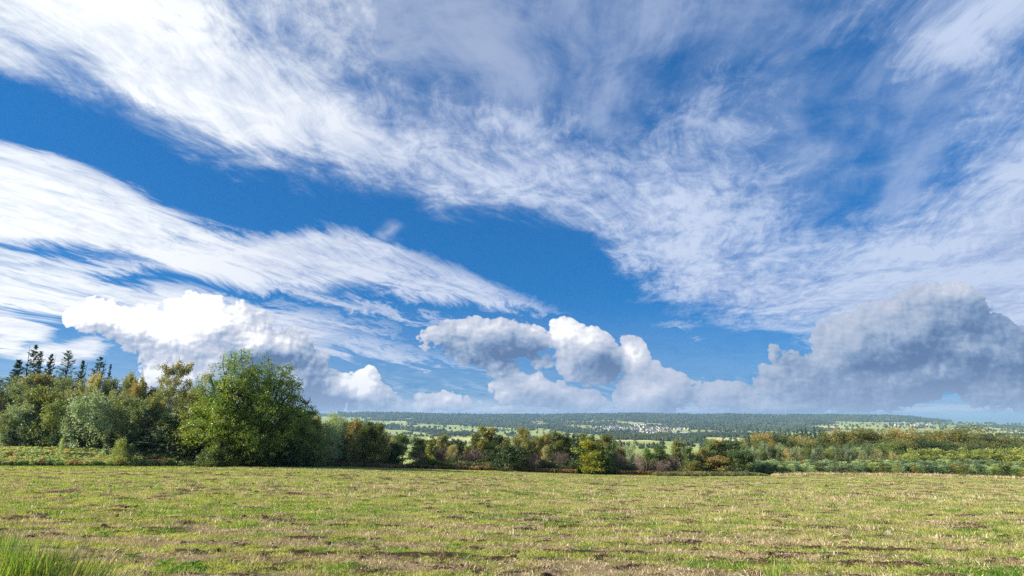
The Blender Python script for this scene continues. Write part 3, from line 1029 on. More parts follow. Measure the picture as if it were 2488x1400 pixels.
def make_spruce(seed, H=16.0, W=2.6, n=9000, leafm='needle', low=0.04, name='spruce', size=0.34, sparse=1.0, power=0.85):
    g = np.random.default_rng(seed)
    trunk = wander((0, 0, -0.2), (0, 0, 1), H * 1.0, 12, g, 0.01, 0.05)
    trunk[:, 2] = np.linspace(-0.2, H * 0.975, len(trunk))
    paths = [(trunk, np.linspace(H * 0.013, 0.012, len(trunk)))]
    cen, ax = [], []
    tiers = int(H * 7.0)
    per = max(26, int(n / (tiers * 2)))
    for k in range(tiers):
        t = low + (0.985 - low) * (k + g.random()) / tiers
        R_ = W * (1 - t) ** power * (0.72 + 0.28 * math.sin(k * 0.9)) + 0.08
        for j in range(2):
            az = j * 3.0 + k * 2.4 + g.random() * 0.8
            if g.random() < 0.08 * sparse:
                continue
            ln = R_ * (0.6 + 0.6 * g.random())
            el = -0.10 + 0.60 * t + g.normal() * 0.10
            p0 = np.array([0, 0, H * t])
            d = np.array([math.cos(az) * math.cos(el), math.sin(az) * math.cos(el), math.sin(el)])
            br = np.array([p0, p0 + d * ln * 0.6, p0 + d * ln + np.array([0, 0, 0.10 * ln])])
            if R_ > 0.35:
                paths.append((br, np.array([0.03, 0.018, 0.006]) * (0.5 + R_ / 3)))
            m_ = int(per * (0.25 + ln / W))
            u_ = g.random(m_) ** 0.7
            c = p0 + d * (ln * u_)[:, None] + np.array([0, 0, 0.10 * ln]) * (u_ ** 2)[:, None]
            side = np.cross(d, [0, 0, 1.0])
            off = g.normal(size=m_) * 0.17 * ln * (1.15 - u_)
            c = c + side * off[:, None] + np.array([0, 0, -1.0]) * np.abs(g.normal(size=m_) * 0.16 * (0.5 + ln / 3))[:, None]
            cen.append(c)
            ax.append(np.broadcast_to(d * 1.2, (m_, 3)) + side * np.sign(off)[:, None] * 0.7)
    c = np.concatenate(cen); a = np.concatenate(ax)
    lv = [leaf_quads(c, size * (0.6 + 0.7 * g.random(len(c))), g, a, 0.28, 0.55)]
    return finish(paths, lv, BARK['dark'], L[leafm], name, 4)


def make_twiggy(seed, H=5.0, W=2.2, n=2600, leafm='twig', name='twiggy', leaves=500, leafs=None):
    """a bare many-stemmed shrub: stems fanning from the ground and a haze of fine twigs"""
    g = np.random.default_rng(seed)
    paths, base, dirs = [], [], []
    for k in range(26):
        az, tilt = g.random() * 6.283, abs(g.normal()) * 0.30 + 0.05
        ln = H * (0.7 + 0.3 * g.random())
        d = np.array([math.cos(az) * math.sin(tilt), math.sin(az) * math.sin(tilt), math.cos(tilt)])
        st = wander((math.cos(az) * W * 0.14, math.sin(az) * W * 0.14, -0.1), d, ln, 6, g, 0.07, 0.02)
        paths.append((st, np.linspace(0.045, 0.008, len(st))))
        for q in range(2, len(st)):
            for _ in range(3):
                base.append(st[q]); dirs.append(d)
    base = np.array(base); dirs = np.array(dirs)
    i = g.integers(0, len(base), n)
    c = base[i] + g.normal(size=(n, 3)) * np.array([W * 0.17, W * 0.17, H * 0.09])
    ax = dirs[i] * 1.6 + (c - base[i]) * 0.8
    lv = [leaf_quads(c, 0.65 * (0.6 + 0.8 * g.random(n)), g, ax, 0.055, 0.35)]
    lm = [L[leafm]]
    if leaves:
        j = g.integers(0, len(base), leaves)
        lv.append(leaf_quads(base[j] + g.normal(size=(leaves, 3)) * W * 0.2, 0.16, g))
    return finish(paths, lv, BARK['grey'], lm[0], name, 3)


def make_plume(seed, H=3.4, W=0.75, n=1500, leafm='young', name='plume', size=0.17, power=0.7):
    """a young tree: one leader, upswept branches"""
    g = np.random.default_rng(seed)
    trunk = wander((0, 0, -0.1), (0, 0, 1), H, 6, g, 0.03, 0.05)
    paths = [(trunk, np.linspace(0.035, 0.006, len(trunk)))]
    t = g.random(n) ** 0.9
    R_ = W * (1 - t) ** power * (0.35 + 0.65 * np.minimum(1, t * 5 + 0.4))
    # leaves gathered on a dozen and a half shoots
    k = g.integers(0, 34, n)
    kt = np.linspace(0.03, 0.97, 34)[k]
    rad = W * (1 - kt) ** power + 0.05
    az = k * 2.4
    u_ = g.random(n)
    c = np.stack([np.cos(az) * rad * u_, np.sin(az) * rad * u_, kt * H + u_ * rad * 0.9], 1) + g.normal(size=(n, 3)) * 0.09
    c[:, 2] = np.clip(c[:, 2], 0.03, H * 1.04)
    ax = np.stack([np.cos(az), np.sin(az), 1.3 + 0 * az], 1)
    lv = [leaf_quads(c, size * (0.6 + 0.8 * g.random(n)), g, ax, 0.34, 0.6)]
    return finish(paths, lv, BARK['grey'], L[leafm], name, 3)


def make_bush(seed, H=2.2, W=1.6, n=2600, leafm='dark', name='bush', size=0.17):
    g = np.random.default_rng(seed)
    paths, tips = [], []
    for k in range(16):
        az, tilt = g.random() * 6.283, 0.2 + g.random() * 0.9
        d = np.array([math.cos(az) * math.sin(tilt), math.sin(az) * math.sin(tilt), math.cos(tilt)])
        ln = 1.0 / math.sqrt((math.sin(tilt) / W) ** 2 + (math.cos(tilt) / H) ** 2) * (0.75 + 0.3 * g.random())
        st = wander((0, 0, -0.05), d, ln, 5, g, 0.12, 0.03)
        paths.append((st, np.linspace(0.035, 0.008, len(st))))
        tips += list(st[1:]) + [st[-1], (st[-1] + st[-2]) / 2]
    tips = np.array(tips)
    lv = [puffs(tips, n, 0.20 * max(W, H) / 1.8, size, g)]
    lv[0][0][:, 2] = np.maximum(lv[0][0][:, 2], 0.0)
    return finish(paths, lv, BARK['dark'], L[leafm], name, 3)


# ------------------------------------------------------------------ one of each kind
KIND = {}


def kind(key, things):
    KIND[key] = things


kind('birch', [make_birch(100 + i, 11, 2.3 + 0.25 * (i % 3)) for i in range(5)])
kind('birch_young', [make_birch(120 + i, 7.5, 1.25, 4200, 'birch', 0.19, 0.06) for i in range(4)])
kind('willow', [make_birch(130 + i, 7.5, 2.3, 8500, 'silver', 0.20, 0.08) for i in range(3)])
kind('pale', [make_birch(140 + i, 7.5, 1.5, 4600, 'plume', 0.19, 0.08) for i in range(2)])
kind('tall_birch', [make_birch(150, 14, 2.7, 9000, 'olive', 0.22, 0.30, airy=0.8)])
kind('spruce', [make_spruce(160 + i, 16, (2.9, 3.5, 2.6, 3.2, 3.8)[i], (10000, 8000, 7000, 11000, 8000)[i], sparse=(1.6, 3.5, 2.5, 1.0, 4.5)[i], power=(0.85, 0.75, 0.95, 0.8, 0.7)[i]) for i in range(5)])
kind('spruce_low', [make_spruce(170 + i, 6.0, 1.9, 6000, low=0.0, size=0.24, power=0.7) for i in range(3)])
kind('olive', [make_broad(200 + i, 8, 2.1, 7500, 0.08, 'olive', size=0.24, sig=0.28, droop=0.03) for i in range(4)])
kind('poplar', [make_birch(210 + i, 9, 1.5, 7500, 'olive', 0.21, 0.05) for i in range(3)])
kind('dark', [make_broad(220 + i, 7, 2.4, 8500, 0.05, 'dark', size=0.24, sig=0.30) for i in range(3)])
kind('gold', [make_broad(230 + i, 14, 5.6, 11000, 0.10, 'gold', size=0.36, n1=24, n2=6, sig=0.55, top=0.3) for i in range(4)])
kind('beech_green', [make_broad(240 + i, 14, 5.4, 11000, 0.10, 'olive', size=0.36, n1=24, n2=6, sig=0.55, top=0.3) for i in range(3)])
kind('beech_dark', [make_broad(250 + i, 14, 5.2, 11000, 0.08, 'dark', size=0.36, n1=24, n2=6, sig=0.55, top=0.3) for i in range(2)])
kind('airy', [make_broad(255, 17, 7.4, 15000, 0.14, 'gold', 'grey', size=0.33, n1=36, n2=8, sig=0.5, top=0.0)])
kind('slim', [make_broad(260 + i, 8, 1.7, 3800, 0.42, 'dark', size=0.24, n1=14, n2=5, sig=0.3) for i in range(2)])
kind('yellow', [make_broad(270, 7.5, 2.1, 5600, 0.04, 'yellow', size=0.28, n1=22, n2=4, sig=0.28)])
kind('green', [make_broad(280 + i, 5, 1.6, 4600, 0.03, 'gorse', size=0.20, n1=16, n2=4, sig=0.24) for i in range(2)])
kind('twiggy', [make_twiggy(300 + i) for i in range(4)])
kind('young', [make_plume(320 + i, 3.4, 0.62, 1300, power=0.6) for i in range(6)])
kind('young_dark', [make_plume(330 + i, 3.0, 0.85, 1500, 'olive', size=0.18) for i in range(3)])
kind('plume', [make_plume(340 + i, 4.2, 0.8, 1500, 'plume', size=0.2, power=0.5) for i in range(5)])
kind('bush', [make_bush(360 + i) for i in range(3)])
kind('gorse', [make_bush(370 + i, 1.1, 1.5, 2200, 'gorse', size=0.14) for i in range(2)])
kind('brown_bush', [make_bush(380, 1.6, 1.7, 2400, 'bramble', size=0.15)])
NAME = {'birch': 'birch_tree', 'birch_young': 'birch_tree', 'willow': 'willow_tree', 'pale': 'birch_tree', 'tall_birch': 'birch_tree', 'spruce': 'spruce_tree', 'spruce_low': 'spruce_tree', 'olive': 'broadleaf_tree', 'poplar': 'poplar_tree',
        'dark': 'broadleaf_tree', 'gold': 'beech_tree', 'beech_green': 'beech_tree', 'beech_dark': 'beech_tree', 'airy': 'beech_tree', 'slim': 'alder_tree', 'yellow': 'maple_tree', 'green': 'hazel_shrub', 'twiggy': 'bare_shrub',
        'young': 'young_conifer', 'young_dark': 'young_conifer', 'plume': 'young_willow', 'bush': 'bush', 'gorse': 'gorse_bush', 'brown_bush': 'bush'}
_n = {}


def plant(key, px, top, Y, label, width=None, group=None, sink=0.05, lean=None, base=None, wide=1.0):
    """stand a plant of a kind at distance Y on the line of sight of column px, its top at photograph row top"""
    v_ = KIND[key]
    i = _n.get(key, 0)
    _n[key] = i + 1
    tm, cm, H0, W0 = v_[i % len(v_)]
    X, Y, Z = grounded(px, Y)
    ztop = tpix(top) * Y
    H = max(0.4, ztop - Z)
    sc = H / H0
    if width is None:
        sw = sc * wide
    else:
        sw = width / FPX * 1.02 * Y / 2 / W0
    root = bpy.data.objects.new(NAME[key], None)
    scene.collection.objects.link(root)
    root.location = (X, Y, Z - sink)
    root.empty_display_size = 0.5
    ang = rng.random() * 6.283
    root.rotation_euler = (0, 0, ang)
    if lean:
        root.rotation_euler = (lean[0], lean[1], 0)
    root.scale = (sw, sw, sc)
    nm = NAME[key]
    tag(root, label, nm.replace('_', ' ').replace('broadleaf ', ''), group)
    link('trunk' if 'shrub' not in nm and 'bush' not in nm else 'stems', tm, root)
    link('crown', cm, root)
    return root


# ------------------------------------------------------------------ telling crowded trees apart by what they stand behind
def behind(px, marks, what, ends='wood'):
    """what + the two named landmarks that column px lies between, and which of them is nearer"""
    marks = sorted(marks)
    xs = [m_[0] for m_ in marks]
    i = int(np.searchsorted(xs, px))
    if i == 0:
        return '%s, left of %s' % (what, marks[0][1])
    if i == len(marks):
        return '%s, right of %s' % (what, marks[-1][1])
    a, b = marks[i - 1], marks[i]
    f = (px - a[0]) / (b[0] - a[0])
    near_ = a if f < 0.5 else b
    side = 'just right of' if near_ is a else 'just left of'
    return '%s, %s %s' % (what, side, near_[1])


LEFTM = [(0, 'the cut-off spruce'), (36, 'the tallest spruce'), (81, 'the narrow spruce'), (122, 'the first wide spruce'), (163, 'the short spruce'), (207, 'the second wide spruce'), (234, 'the pale spruce tip'), (275, 'the half-bare brownish tree'), (322, 'the thin reddish tree'), (388, 'the tall loose birch'), (528, 'the first oak'), (690, 'the broad oak')]
BELTM = [(795, 'the light green tree'), (848, 'the olive poplar'), (912, 'the yellowish tall tree'), (955, 'the dark evergreen'), (1010, 'the forked alder'), (1046, 'the small yellow-green tree'), (1098, 'the straw-yellow birch'), (1148, 'the wide purplish thicket'), (1188, 'the tallest oak-like tree'), (1262, 'the pointed olive tree'), (1318, 'the light olive tree'), (1357, 'the yellow-topped olive tree'), (1395, 'the narrow dark conifer'), (1432, 'the yellow maple'), (1490, 'the dark olive tree'),
         (1530, 'the pointed green tree'), (1580, 'the vivid green shrub'), (1608, 'the dark round tree'), (1656, 'the brown-crowned tree'), (1698, 'the mustard-brown tree'), (1748, 'the golden-tipped tree'), (1790, 'the big dark tree')]
RIGHTM = [(1838, 'the yellow-olive beech'), (1868, 'the rounded yellowish beech'), (1898, 'the brown-shaded beech'), (1928, 'the golden-topped beech'), (1965, 'the green beech'), (2025, 'the orange-brown dome'), (2060, 'the orange-green beech'), (2095, 'the tan-topped beech'), (2142, 'the pale tan beech'), (2178, 'the olive beech'), (2212, 'the high round beech'), (2272, 'the lime-green beech'), (2326, 'the rusty beech'), (2375, 'the great airy beech'), (2448, 'the orange-crowned beech'), (2492, 'the cut-off brown beech')]

# ------------------------------------------------------------------ the two big oaks at the wood's corner
def oak(name, px, Y, top, seed, H, W, n, clear, lean, label, sxy=1.0, rot=0.0, **kw):
    tm, cm, H0, W0 = make_oak(seed, H, W, n, clear, lean, name=name, **kw)
    X, Y, Z = grounded(px, Y, 1130)
    sc = (tpix(top) * Y - Z) / H0
    root = bpy.data.objects.new('oak_tree', None)
    scene.collection.objects.link(root)
    root.location = (X, Y, Z - 0.1)
    root.scale = (sc * sxy, sc * sxy, sc)
    root.rotation_euler = (0, 0, rot)
    tag(root, label, 'tree', 'big oaks at the edge of the field')
    link('trunk', tm, root)
    link('crown', cm, root)
    return root


oak('first_oak', 530, 93, 843, 5, 17.5, 5.7, 27000, 0.30, 0.10, 'tall thin-crowned yellow-green oak with dark limbs showing, leftmost of two big oaks', limbs=32, low=0.09, side=1.6, gap=0.10)
oak('second_oak', 636, 96, 856, 9, 17.0, 7.9, 47000, 0.15, -0.05, 'broad domed oak with dense drooping green boughs beside the thinner crowned oak', limbs=36, low=0.06, side=0.0, gap=0.02)

# ------------------------------------------------------------------ left wood
GW = 'trees of the wood left of the oaks'
for px, top, w, lab in [(0, 872, 60, 'dark spruce cut by the edge of the photo, behind the birches'), (36, 836, 62, 'tallest dark spruce above the birches, first full one from the wood\'s far end'),
                        (53, 852, 44, 'slim dark spruce close beside the tallest one'), (81, 858, 42, 'narrow dark spruce top between two taller spruces'),
                        (122, 850, 66, 'wide dark spruce with spreading tiers above the brownish birches'), (163, 874, 40, 'short dark spruce between two wide spruces'),
                        (207, 865, 64, 'wide dark spruce nearest the oaks, above the birches'), (234, 884, 26, 'thin pale spruce tip with a bare leader')]:
    plant('spruce', px, top, 118, lab, w * 1.3, 'spruces rising behind the birch wood')
back = [(-330, 940), (-290, 925), (-250, 930), (-210, 915), (-170, 920), (-130, 908), (-90, 912), (-40, 905), (-14, 900), (12, 897), (38, 905), (60, 897), (92, 893), (112, 905), (135, 903), (165, 905), (195, 893), (222, 905), (245, 910), (270, 915), (296, 922), (318, 918), (345, 930), (368, 935), (408, 925), (430, 932), (452, 942), (470, 936), (492, 945), (520, 955), (700, 985), (728, 990)]
for i, (px, top) in enumerate(back):
    k = 'olive' if i in (2, 11, 12, 23, 26, 27) else ('poplar' if i in (20, 21, 28) else 'birch')
    plant(k, px, top + 3, 110 + 5 * rng.random(), behind(px, LEFTM, 'rear-row tree of the wood'), 66 + 16 * rng.random(), GW)
for px, top, w, lab in [(275, 892, 44, 'thin brownish half-bare tree poking above the wood between spruces and tall birch'), (302, 906, 26, 'slim reddish tree top just right of the brownish half-bare one'), (322, 900, 30, 'small thin reddish-brown tree top next to the tall birch')]:
    plant('poplar', px, top, 112, lab, w, 'thin tops above the birch wood')
plant('tall_birch', 388, 867, 100, 'tall loose-crowned birch with dark stem standing clear of the wood beside the oak', 86)
mid = [(-300, 960), (-240, 955), (-180, 948), (-120, 940), (-70, 935), (-20, 930), (18, 925), (48, 932), (85, 930), (122, 938), (150, 940), (178, 935), (215, 948), (240, 938), (285, 950), (312, 955), (335, 960), (365, 962), (415, 965), (440, 970), (465, 990), (755, 1002), (735, 1010)]
for i, (px, top) in enumerate(mid):
    plant('birch' if i % 4 else 'olive', px, top, 103 + 3 * rng.random(), behind(px, LEFTM, 'round-topped middle-row tree of the wood'), 74 + 12 * rng.random(), 'middle row of the wood left of the oaks')
for k, px, top, w, lab in [('willow', 28, 965, 90, 'bluish grey-green willow at the near rim of the wood by the photo\'s edge'), ('pale', 108, 962, 76, 'bright pale yellow-green birch leaning at the near rim of the wood'),
                           ('willow', 165, 968, 84, 'grey willow between the bright pale birch and the broad silvery willow'), ('willow', 228, 946, 104, 'broad silvery willow with showing stems at the near rim of the wood'),
                           ('birch_young', 290, 985, 60, 'drooping grey birch between the silvery willow and the dark spruce'), ('birch', 350, 962, 84, 'greenish yellow birch below the tall loose-crowned one'),
                           ('willow', 415, 985, 80, 'pale feathery willow in front of the tall birch\'s foot'), ('olive', 462, 962, 80, 'mustard-tinged tree close to the left of the first oak'), ('olive', 490, 1010, 90, 'low olive tree with yellow patches under the first oak\'s crown'),
                           ('birch', 5, 1000, 90, 'shaded birch at the photo\'s left margin above the bracken'), ('birch_young', 75, 1010, 60, 'dark slender birch with leaning bare stems above the bracken'), ('birch_young', 195, 1020, 60, 'shaded slender birch under the silvery willow')]:
    plant(k, px, top, 97.5 + 2 * rng.random(), lab, w, 'near rim of the wood left of the oaks')
for px, top, w, lab in [(345, 985, 96, 'big dark spruce filling the shade at the wood\'s near rim'), (395, 1000, 84, 'dark spruce just left of the green fir by the oak'), (20, 1040, 60, 'small spruce at the far left above the bracken'), (60, 1062, 44, 'short spruce second from the photo\'s left margin'),
                        (128, 1048, 54, 'bushy small spruce under the bright pale birch'), (182, 1038, 58, 'pointed small spruce left of the silvery willow'), (222, 1058, 50, 'dark small spruce under the silvery willow'), (262, 1050, 50, 'small spruce just behind the pale sapling'),
                        (310, 1035, 56, 'mid-height spruce right of the pale sapling'), (428, 1040, 74, 'green full-skirted fir at the edge of the bracken'), (466, 1062, 60, 'dark fir in the shade of the first oak'), (95, 1070, 40, 'very small spruce in the bracken'), (155, 1068, 40, 'very small spruce between bushy and pointed ones')]:
    plant('spruce_low', px, top, 96.5 + 1.5 * rng.random(), lab, w, 'small spruces along the bracken')
plant('pale', 284, 1058, 92.5, 'small pale whitish-green sapling standing alone in the bracken', 36)
plant('young', 315, 1075, 93, 'thin yellowish sapling to the right of the pale whitish one', 20)
plant('young', 143, 1062, 93, 'thin reddish sapling sticking out of the bracken below the bright birch', 14)
for i, (px, top, w) in enumerate([(470, 1085, 60), (505, 1092, 60), (515, 1075, 50), (548, 1092, 50), (530, 1070, 46),  (545, 1085, 56), (575, 1075, 60), (622, 1078, 62), (652, 1060, 62), (690, 1062, 70), (722, 1050, 70), (752, 1060, 60), (450, 1095, 50), (560, 1098, 50), (640, 1095, 60), (700, 1095, 64), (745, 1090, 60), (598, 1104, 50)]):
    plant('bush', px, top, (92.0 if px in (515, 530, 548) else 96 + 4 * rng.random()), 'dark bush under the oaks, %s and %s' % (('left of the first trunk' if px < 515 else 'between the two trunks' if px < 620 else 'right of the broad oak\'s trunk'), ('tall' if top < 1075 else 'knee-high' if top > 1093 else 'waist-high')), w, 'bushes under the oaks')
for i, (px, top, w) in enumerate([(500, 990, 90), (560, 980, 90), (620, 985, 90), (680, 975, 90), (720, 1000, 80), (540, 1030, 80), (600, 1030, 80), (660, 1030, 80), (700, 1040, 70)]):
    plant('dark', px, top, 104 + 3 * rng.random(), 'dark green tree in the shade right behind the two big oaks', w, 'trees behind the oaks')

# ------------------------------------------------------------------ the belt of trees between the oaks and the bramble bank
GM = 'rear trees of the belt between oaks and plantation'
for i, px in enumerate(np.arange(748, 1500, 17)):
    top = np.interp(px, [748, 900, 930, 980, 1100, 1200, 1300, 1400, 1470, 1500], [1003, 1022, 1052, 1066, 1078, 1062, 1052, 1052, 1062, 1085]) + 9 * rng.random()
    if 960 < px < 1012:
        continue
    plant(('olive', 'poplar', 'birch', 'dark')[i % 4 if rng.random() > 0.15 else 2], px, top, 131 + 6 * rng.random(), behind(px, BELTM, 'mixed tree crowded in the belt\'s rear'), 46 + 10 * rng.random(), GM)
for i, px in enumerate(np.arange(1500, 1815, 15)):
    top = np.interp(px, [1500, 1600, 1700, 1800], [1098, 1100, 1092, 1078]) + 8 * rng.random()
    plant(('olive', 'twiggy', 'birch_young', 'twiggy')[i % 4], px, top, 129 + 4 * rng.random(), behind(px, BELTM, 'low tree or shrub in the belt\'s rear'), 44 + 8 * rng.random(), 'low rear of the belt by the bramble bank')
belt = [
    ('poplar', 762, 1000, 40, 'green poplar at the belt\'s start, touching the second oak'), ('willow', 795, 992, 50, 'light green full tree, first tall one right of the oaks'), ('willow', 822, 1003, 44, 'silvery tree second of the light green pair right of the oaks'),
    ('poplar', 848, 1010, 42, 'olive poplar in front of the hill\'s left end'), ('olive', 884, 1018, 50, 'brown-tinged round tree left of the yellow-green birch'), ('poplar', 912, 1018, 42, 'yellowish brown tall tree where the belt steps down'),
    ('birch_young', 868, 1052, 36, 'slender orange-beige birch in front of the brown-tinged tree'), ('birch_young', 780, 1060, 44, 'shaded grey birch at the foot of the light green tree'), ('pale', 902, 1044, 34, 'yellow-green birch with white leaning trunk'),
    ('birch_young', 838, 1062, 40, 'grey willowy tree in the shade right of the spruces'), ('birch_young', 930, 1054, 40, 'pale straw-coloured birch where the belt steps down'), ('birch_young', 945, 1058, 34, 'pale birch second behind the dark holly'),
    ('spruce_low', 820, 1078, 50, 'dark spruce in the belt\'s shade below the light green tree'), ('spruce_low', 858, 1100, 40, 'small spruce in the shade below the orange birch'), ('spruce_low', 925, 1090, 40, 'small dark spruce left of the dark holly'),
    ('dark', 955, 1070, 50, 'dark evergreen rounded tree left of the open gap'), ('slim', 979, 1047, 36, 'slim alder with bare dark trunk left of the sunny gap'), ('slim', 1010, 1055, 46, 'alder with forked bare trunk right of the sunny gap'),
    ('yellow', 1046, 1060, 22, 'small yellow-green tree beside the forked alder'), ('twiggy', 1032, 1085, 46, 'bare brown shrub right of the forked alder'), ('twiggy', 1060, 1072, 56, 'purplish bare thicket nearest the alders'), ('olive', 1085, 1052, 40, 'olive-brown tree top behind the purplish thicket'),
    ('birch_young', 1098, 1075, 34, 'straw-yellow young birch between two bare thickets'), ('green', 1094, 1108, 44, 'bright green bush at the foot of the straw-yellow birch'), ('green', 1060, 1118, 40, 'dark green low bush left of the bright green one'), ('dark', 1112, 1062, 26, 'small dark tree between the bare thickets'),
    ('twiggy', 1148, 1080, 74, 'wide purplish bare thicket between birch and tall oak-like tree'), ('poplar', 1155, 1045, 28, 'thin spire-like tree just left of the tall oak-like tree'), ('olive', 1188, 1026, 62, 'tallest oak-like tree in the middle of the belt'),
    ('dark', 1190, 1075, 50, 'dark green lower tree in front of the tallest oak-like one'), ('dark', 1236, 1078, 74, 'round dark green tree below the pointed olive tree'), ('poplar', 1262, 1031, 52, 'pointed olive tree with cone shape in the belt\'s middle'), ('dark', 1215, 1050, 34, 'narrow green tree between the tallest and the pointed olive tree'),
    ('twiggy', 1297, 1088, 44, 'bare grey-brown shrub right of the round dark tree'), ('poplar', 1318, 1044, 30, 'light olive tree first of three right of the pointed one'), ('birch_young', 1330, 1078, 34, 'straw-coloured sapling birch between two bare shrubs'), ('olive', 1357, 1044, 46, 'yellow-topped olive tree with dark underside'),
    ('twiggy', 1364, 1084, 36, 'pale bare shrub with upright twigs below the yellow-topped olive tree'), ('spruce_low', 1395, 1052, 30, 'narrow dark brown conifer left of the yellow maple'), ('poplar', 1378, 1048, 32, 'light olive tree left of the narrow dark conifer'), ('olive', 1418, 1048, 40, 'olive tree just behind the yellow maple'),
    ('twiggy', 1390, 1105, 40, 'dull brown bare shrub at the yellow maple\'s foot'), ('yellow', 1432, 1062, 60, 'maple turned bright yellow on top, green below'), ('olive', 1464, 1050, 44, 'brownish olive tree right of the yellow maple'), ('dark', 1490, 1070, 34, 'dark olive tree ending the tall part of the belt'),
    ('green', 1475, 1110, 34, 'light green shrub right of the yellow maple'), ('twiggy', 1508, 1094, 44, 'reddish bare shrub below the dark olive tree'), ('willow', 1530, 1070, 38, 'green pointed tree against the light meadow'), ('twiggy', 1557, 1086, 40, 'brown bare shrub right of the pointed green tree'),
    ('green', 1580, 1082, 34, 'vivid green shrub left of the dark round tree'), ('dark', 1608, 1076, 38, 'dark round tree before the meadow\'s right end'), ('twiggy', 1600, 1108, 46, 'grey-brown bare shrub below the dark round tree'), ('green', 1570, 1122, 46, 'dark green shrub low at the field edge'),
    ('twiggy', 1643, 1092, 48, 'pale grey bare shrub below the brown-crowned tree'), ('olive', 1656, 1064, 48, 'brown-crowned round tree standing above the belt'), ('dark', 1676, 1078, 30, 'small green tree right of the brown-crowned one'), ('poplar', 1698, 1084, 40, 'mustard-brown tree right of the pale grey shrub'),
    ('dark', 1722, 1064, 40, 'green tree top left of the golden-tipped tree'), ('olive', 1748, 1064, 46, 'golden-tipped olive tree beside the big dark tree'), ('dark', 1790, 1066, 80, 'big dark green tree closing the belt at the plantation'), ('dark', 1805, 1085, 54, 'dark green lower tree right at the belt\'s end'), ('olive', 1745, 1104, 60, 'dull green-yellow bush below the golden-tipped tree'), ('twiggy', 1722, 1090, 40, 'purplish bare shrub below the green tree top'),
    ('olive', 1700, 1118, 50, 'dull green bush behind the bramble bank'), ('brown_bush', 1660, 1128, 50, 'brownish bush behind the bramble bank'), ('bush', 1540, 1132, 50, 'dark low bush right of the light green shrub'), ('bush', 1450, 1132, 40, 'dark low bush at the yellow maple\'s foot'),
]
for i, (k, px, top, w, lab) in enumerate(belt):
    Y = {0: 121.0, 1: 123.0, 2: 125.0}[i % 3]
    if k in ('dark', 'olive', 'poplar') and top < 1070:
        Y = 127
    if 'yellow on top' in lab:
        Y = 120.6
    if px < 960:
        Y = np.interp(px, [750, 960], [103, 119]) + (i % 3)
    plant(k, px, top, Y, lab, w, 'trees of the belt right of the oaks')
for i in range(46):
    px = 760 + i * 16.5 + 6 * rng.random()
    if 958 < px < 1012:
        continue
    plant(('bush', 'brown_bush', 'bush')[i % 3], px, 1112 + 10 * rng.random(), np.interp(px, [750, 960, 1250], [103, 119, 121.5]) + 1.5, behind(px, BELTM, 'low shaded bush at the belt\'s foot'), 34 + 12 * rng.random(), 'bushes at the foot of the belt')

# ------------------------------------------------------------------ right wood: spruces, beeches, birches, plantation
sp = [(1822, 1052), (1838, 1056), (1850, 1046), (1862, 1050), (1875, 1041), (1888, 1046), (1903, 1037), (1916, 1048), (1926, 1042), (1936, 1046), (1944, 1039), (1955, 1042), (1966, 1037), (1977, 1046), (1987, 1035), (2000, 1042), (2010, 1047)]
for i, (px, top) in enumerate(sp):
    plant('spruce', px, top, 262, behind(px, RIGHTM, 'pointed dark spruce of the rear row'), 22 if i % 3 else 28, 'spruce row behind the autumn beeches')
plant('spruce', 1824, 1050, 215, 'lone spruce at the left end of the beech wood, beside the meadow', 20)
be = [('gold', 1838, 1057, 60, 'yellow-olive beech first in the row after the big dark tree'), ('gold', 1868, 1050, 62, 'rounded yellowish beech second in the row below the spruces'), ('beech_dark', 1898, 1054, 56, 'dark brown-shaded beech below the spruces'), ('gold', 1928, 1058, 60, 'golden orange-topped beech below the spruce row'),
      ('beech_green', 1965, 1058, 60, 'green beech right of the golden one below the spruces'), ('beech_dark', 1992, 1064, 50, 'dark green beech where the spruces end'), ('gold', 2025, 1043, 70, 'big orange-brown dome-shaped beech right of the spruces'), ('gold', 2060, 1040, 60, 'orange-green beech right of the big orange-brown dome'),
      ('gold', 2095, 1038, 58, 'tan-topped beech in the middle of the beech row'), ('beech_green', 2120, 1044, 50, 'green-brown beech behind the dark-blue-green one'), ('gold', 2142, 1040, 56, 'pale tan thinly leaved beech with light top'), ('beech_green', 2178, 1042, 60, 'olive beech right of the pale tan one'), ('gold', 2212, 1036, 60, 'high round olive-brown beech left of the lime-green one'),
      ('beech_green', 2245, 1046, 56, 'dark olive beech next to the lime-green one'), ('beech_green', 2272, 1046, 50, 'lime-green topped beech in the row\'s right half'), ('beech_green', 2300, 1048, 56, 'dull green beech right of the lime-green one'), ('gold', 2326, 1042, 56, 'rusty beech at the left flank of the great airy beech'), ('airy', 2375, 1029, 104, 'great airy half-bare reddish-brown beech with branches showing'),
      ('beech_dark', 2420, 1062, 54, 'dark tree at the right flank of the great airy beech'), ('gold', 2448, 1060, 46, 'orange-crowned beech right of the great airy one'), ('beech_dark', 2470, 1066, 44, 'dark tree before the last beech at the photo\'s margin'), ('gold', 2492, 1058, 50, 'brown beech cut by the photo\'s right margin'), ('beech_green', 2540, 1062, 60, 'green beech beyond the photo\'s right margin'), ('gold', 2590, 1058, 60, 'second beech beyond the photo\'s right margin'), ('beech_dark', 2640, 1062, 60, 'third beech beyond the photo\'s right margin'), ('beech_green', 2690, 1060, 60, 'outermost beech beyond the photo\'s right margin')]
for k, px, top, w, lab in be:
    plant(k, px, top - 5, 228 + 8 * rng.random(), lab, w * 1.15, 'beeches of the wood behind the plantation')
for i in range(33):
    px = 1822 + i * 27 + 8 * rng.random()
    plant('beech_dark' if i % 2 else 'beech_green', px, 1066 + 8 * rng.random(), 218 + 6 * rng.random(), behind(px, RIGHTM, 'dark tree low in the beech wood\'s front'), 52, 'shaded front of the beech wood')
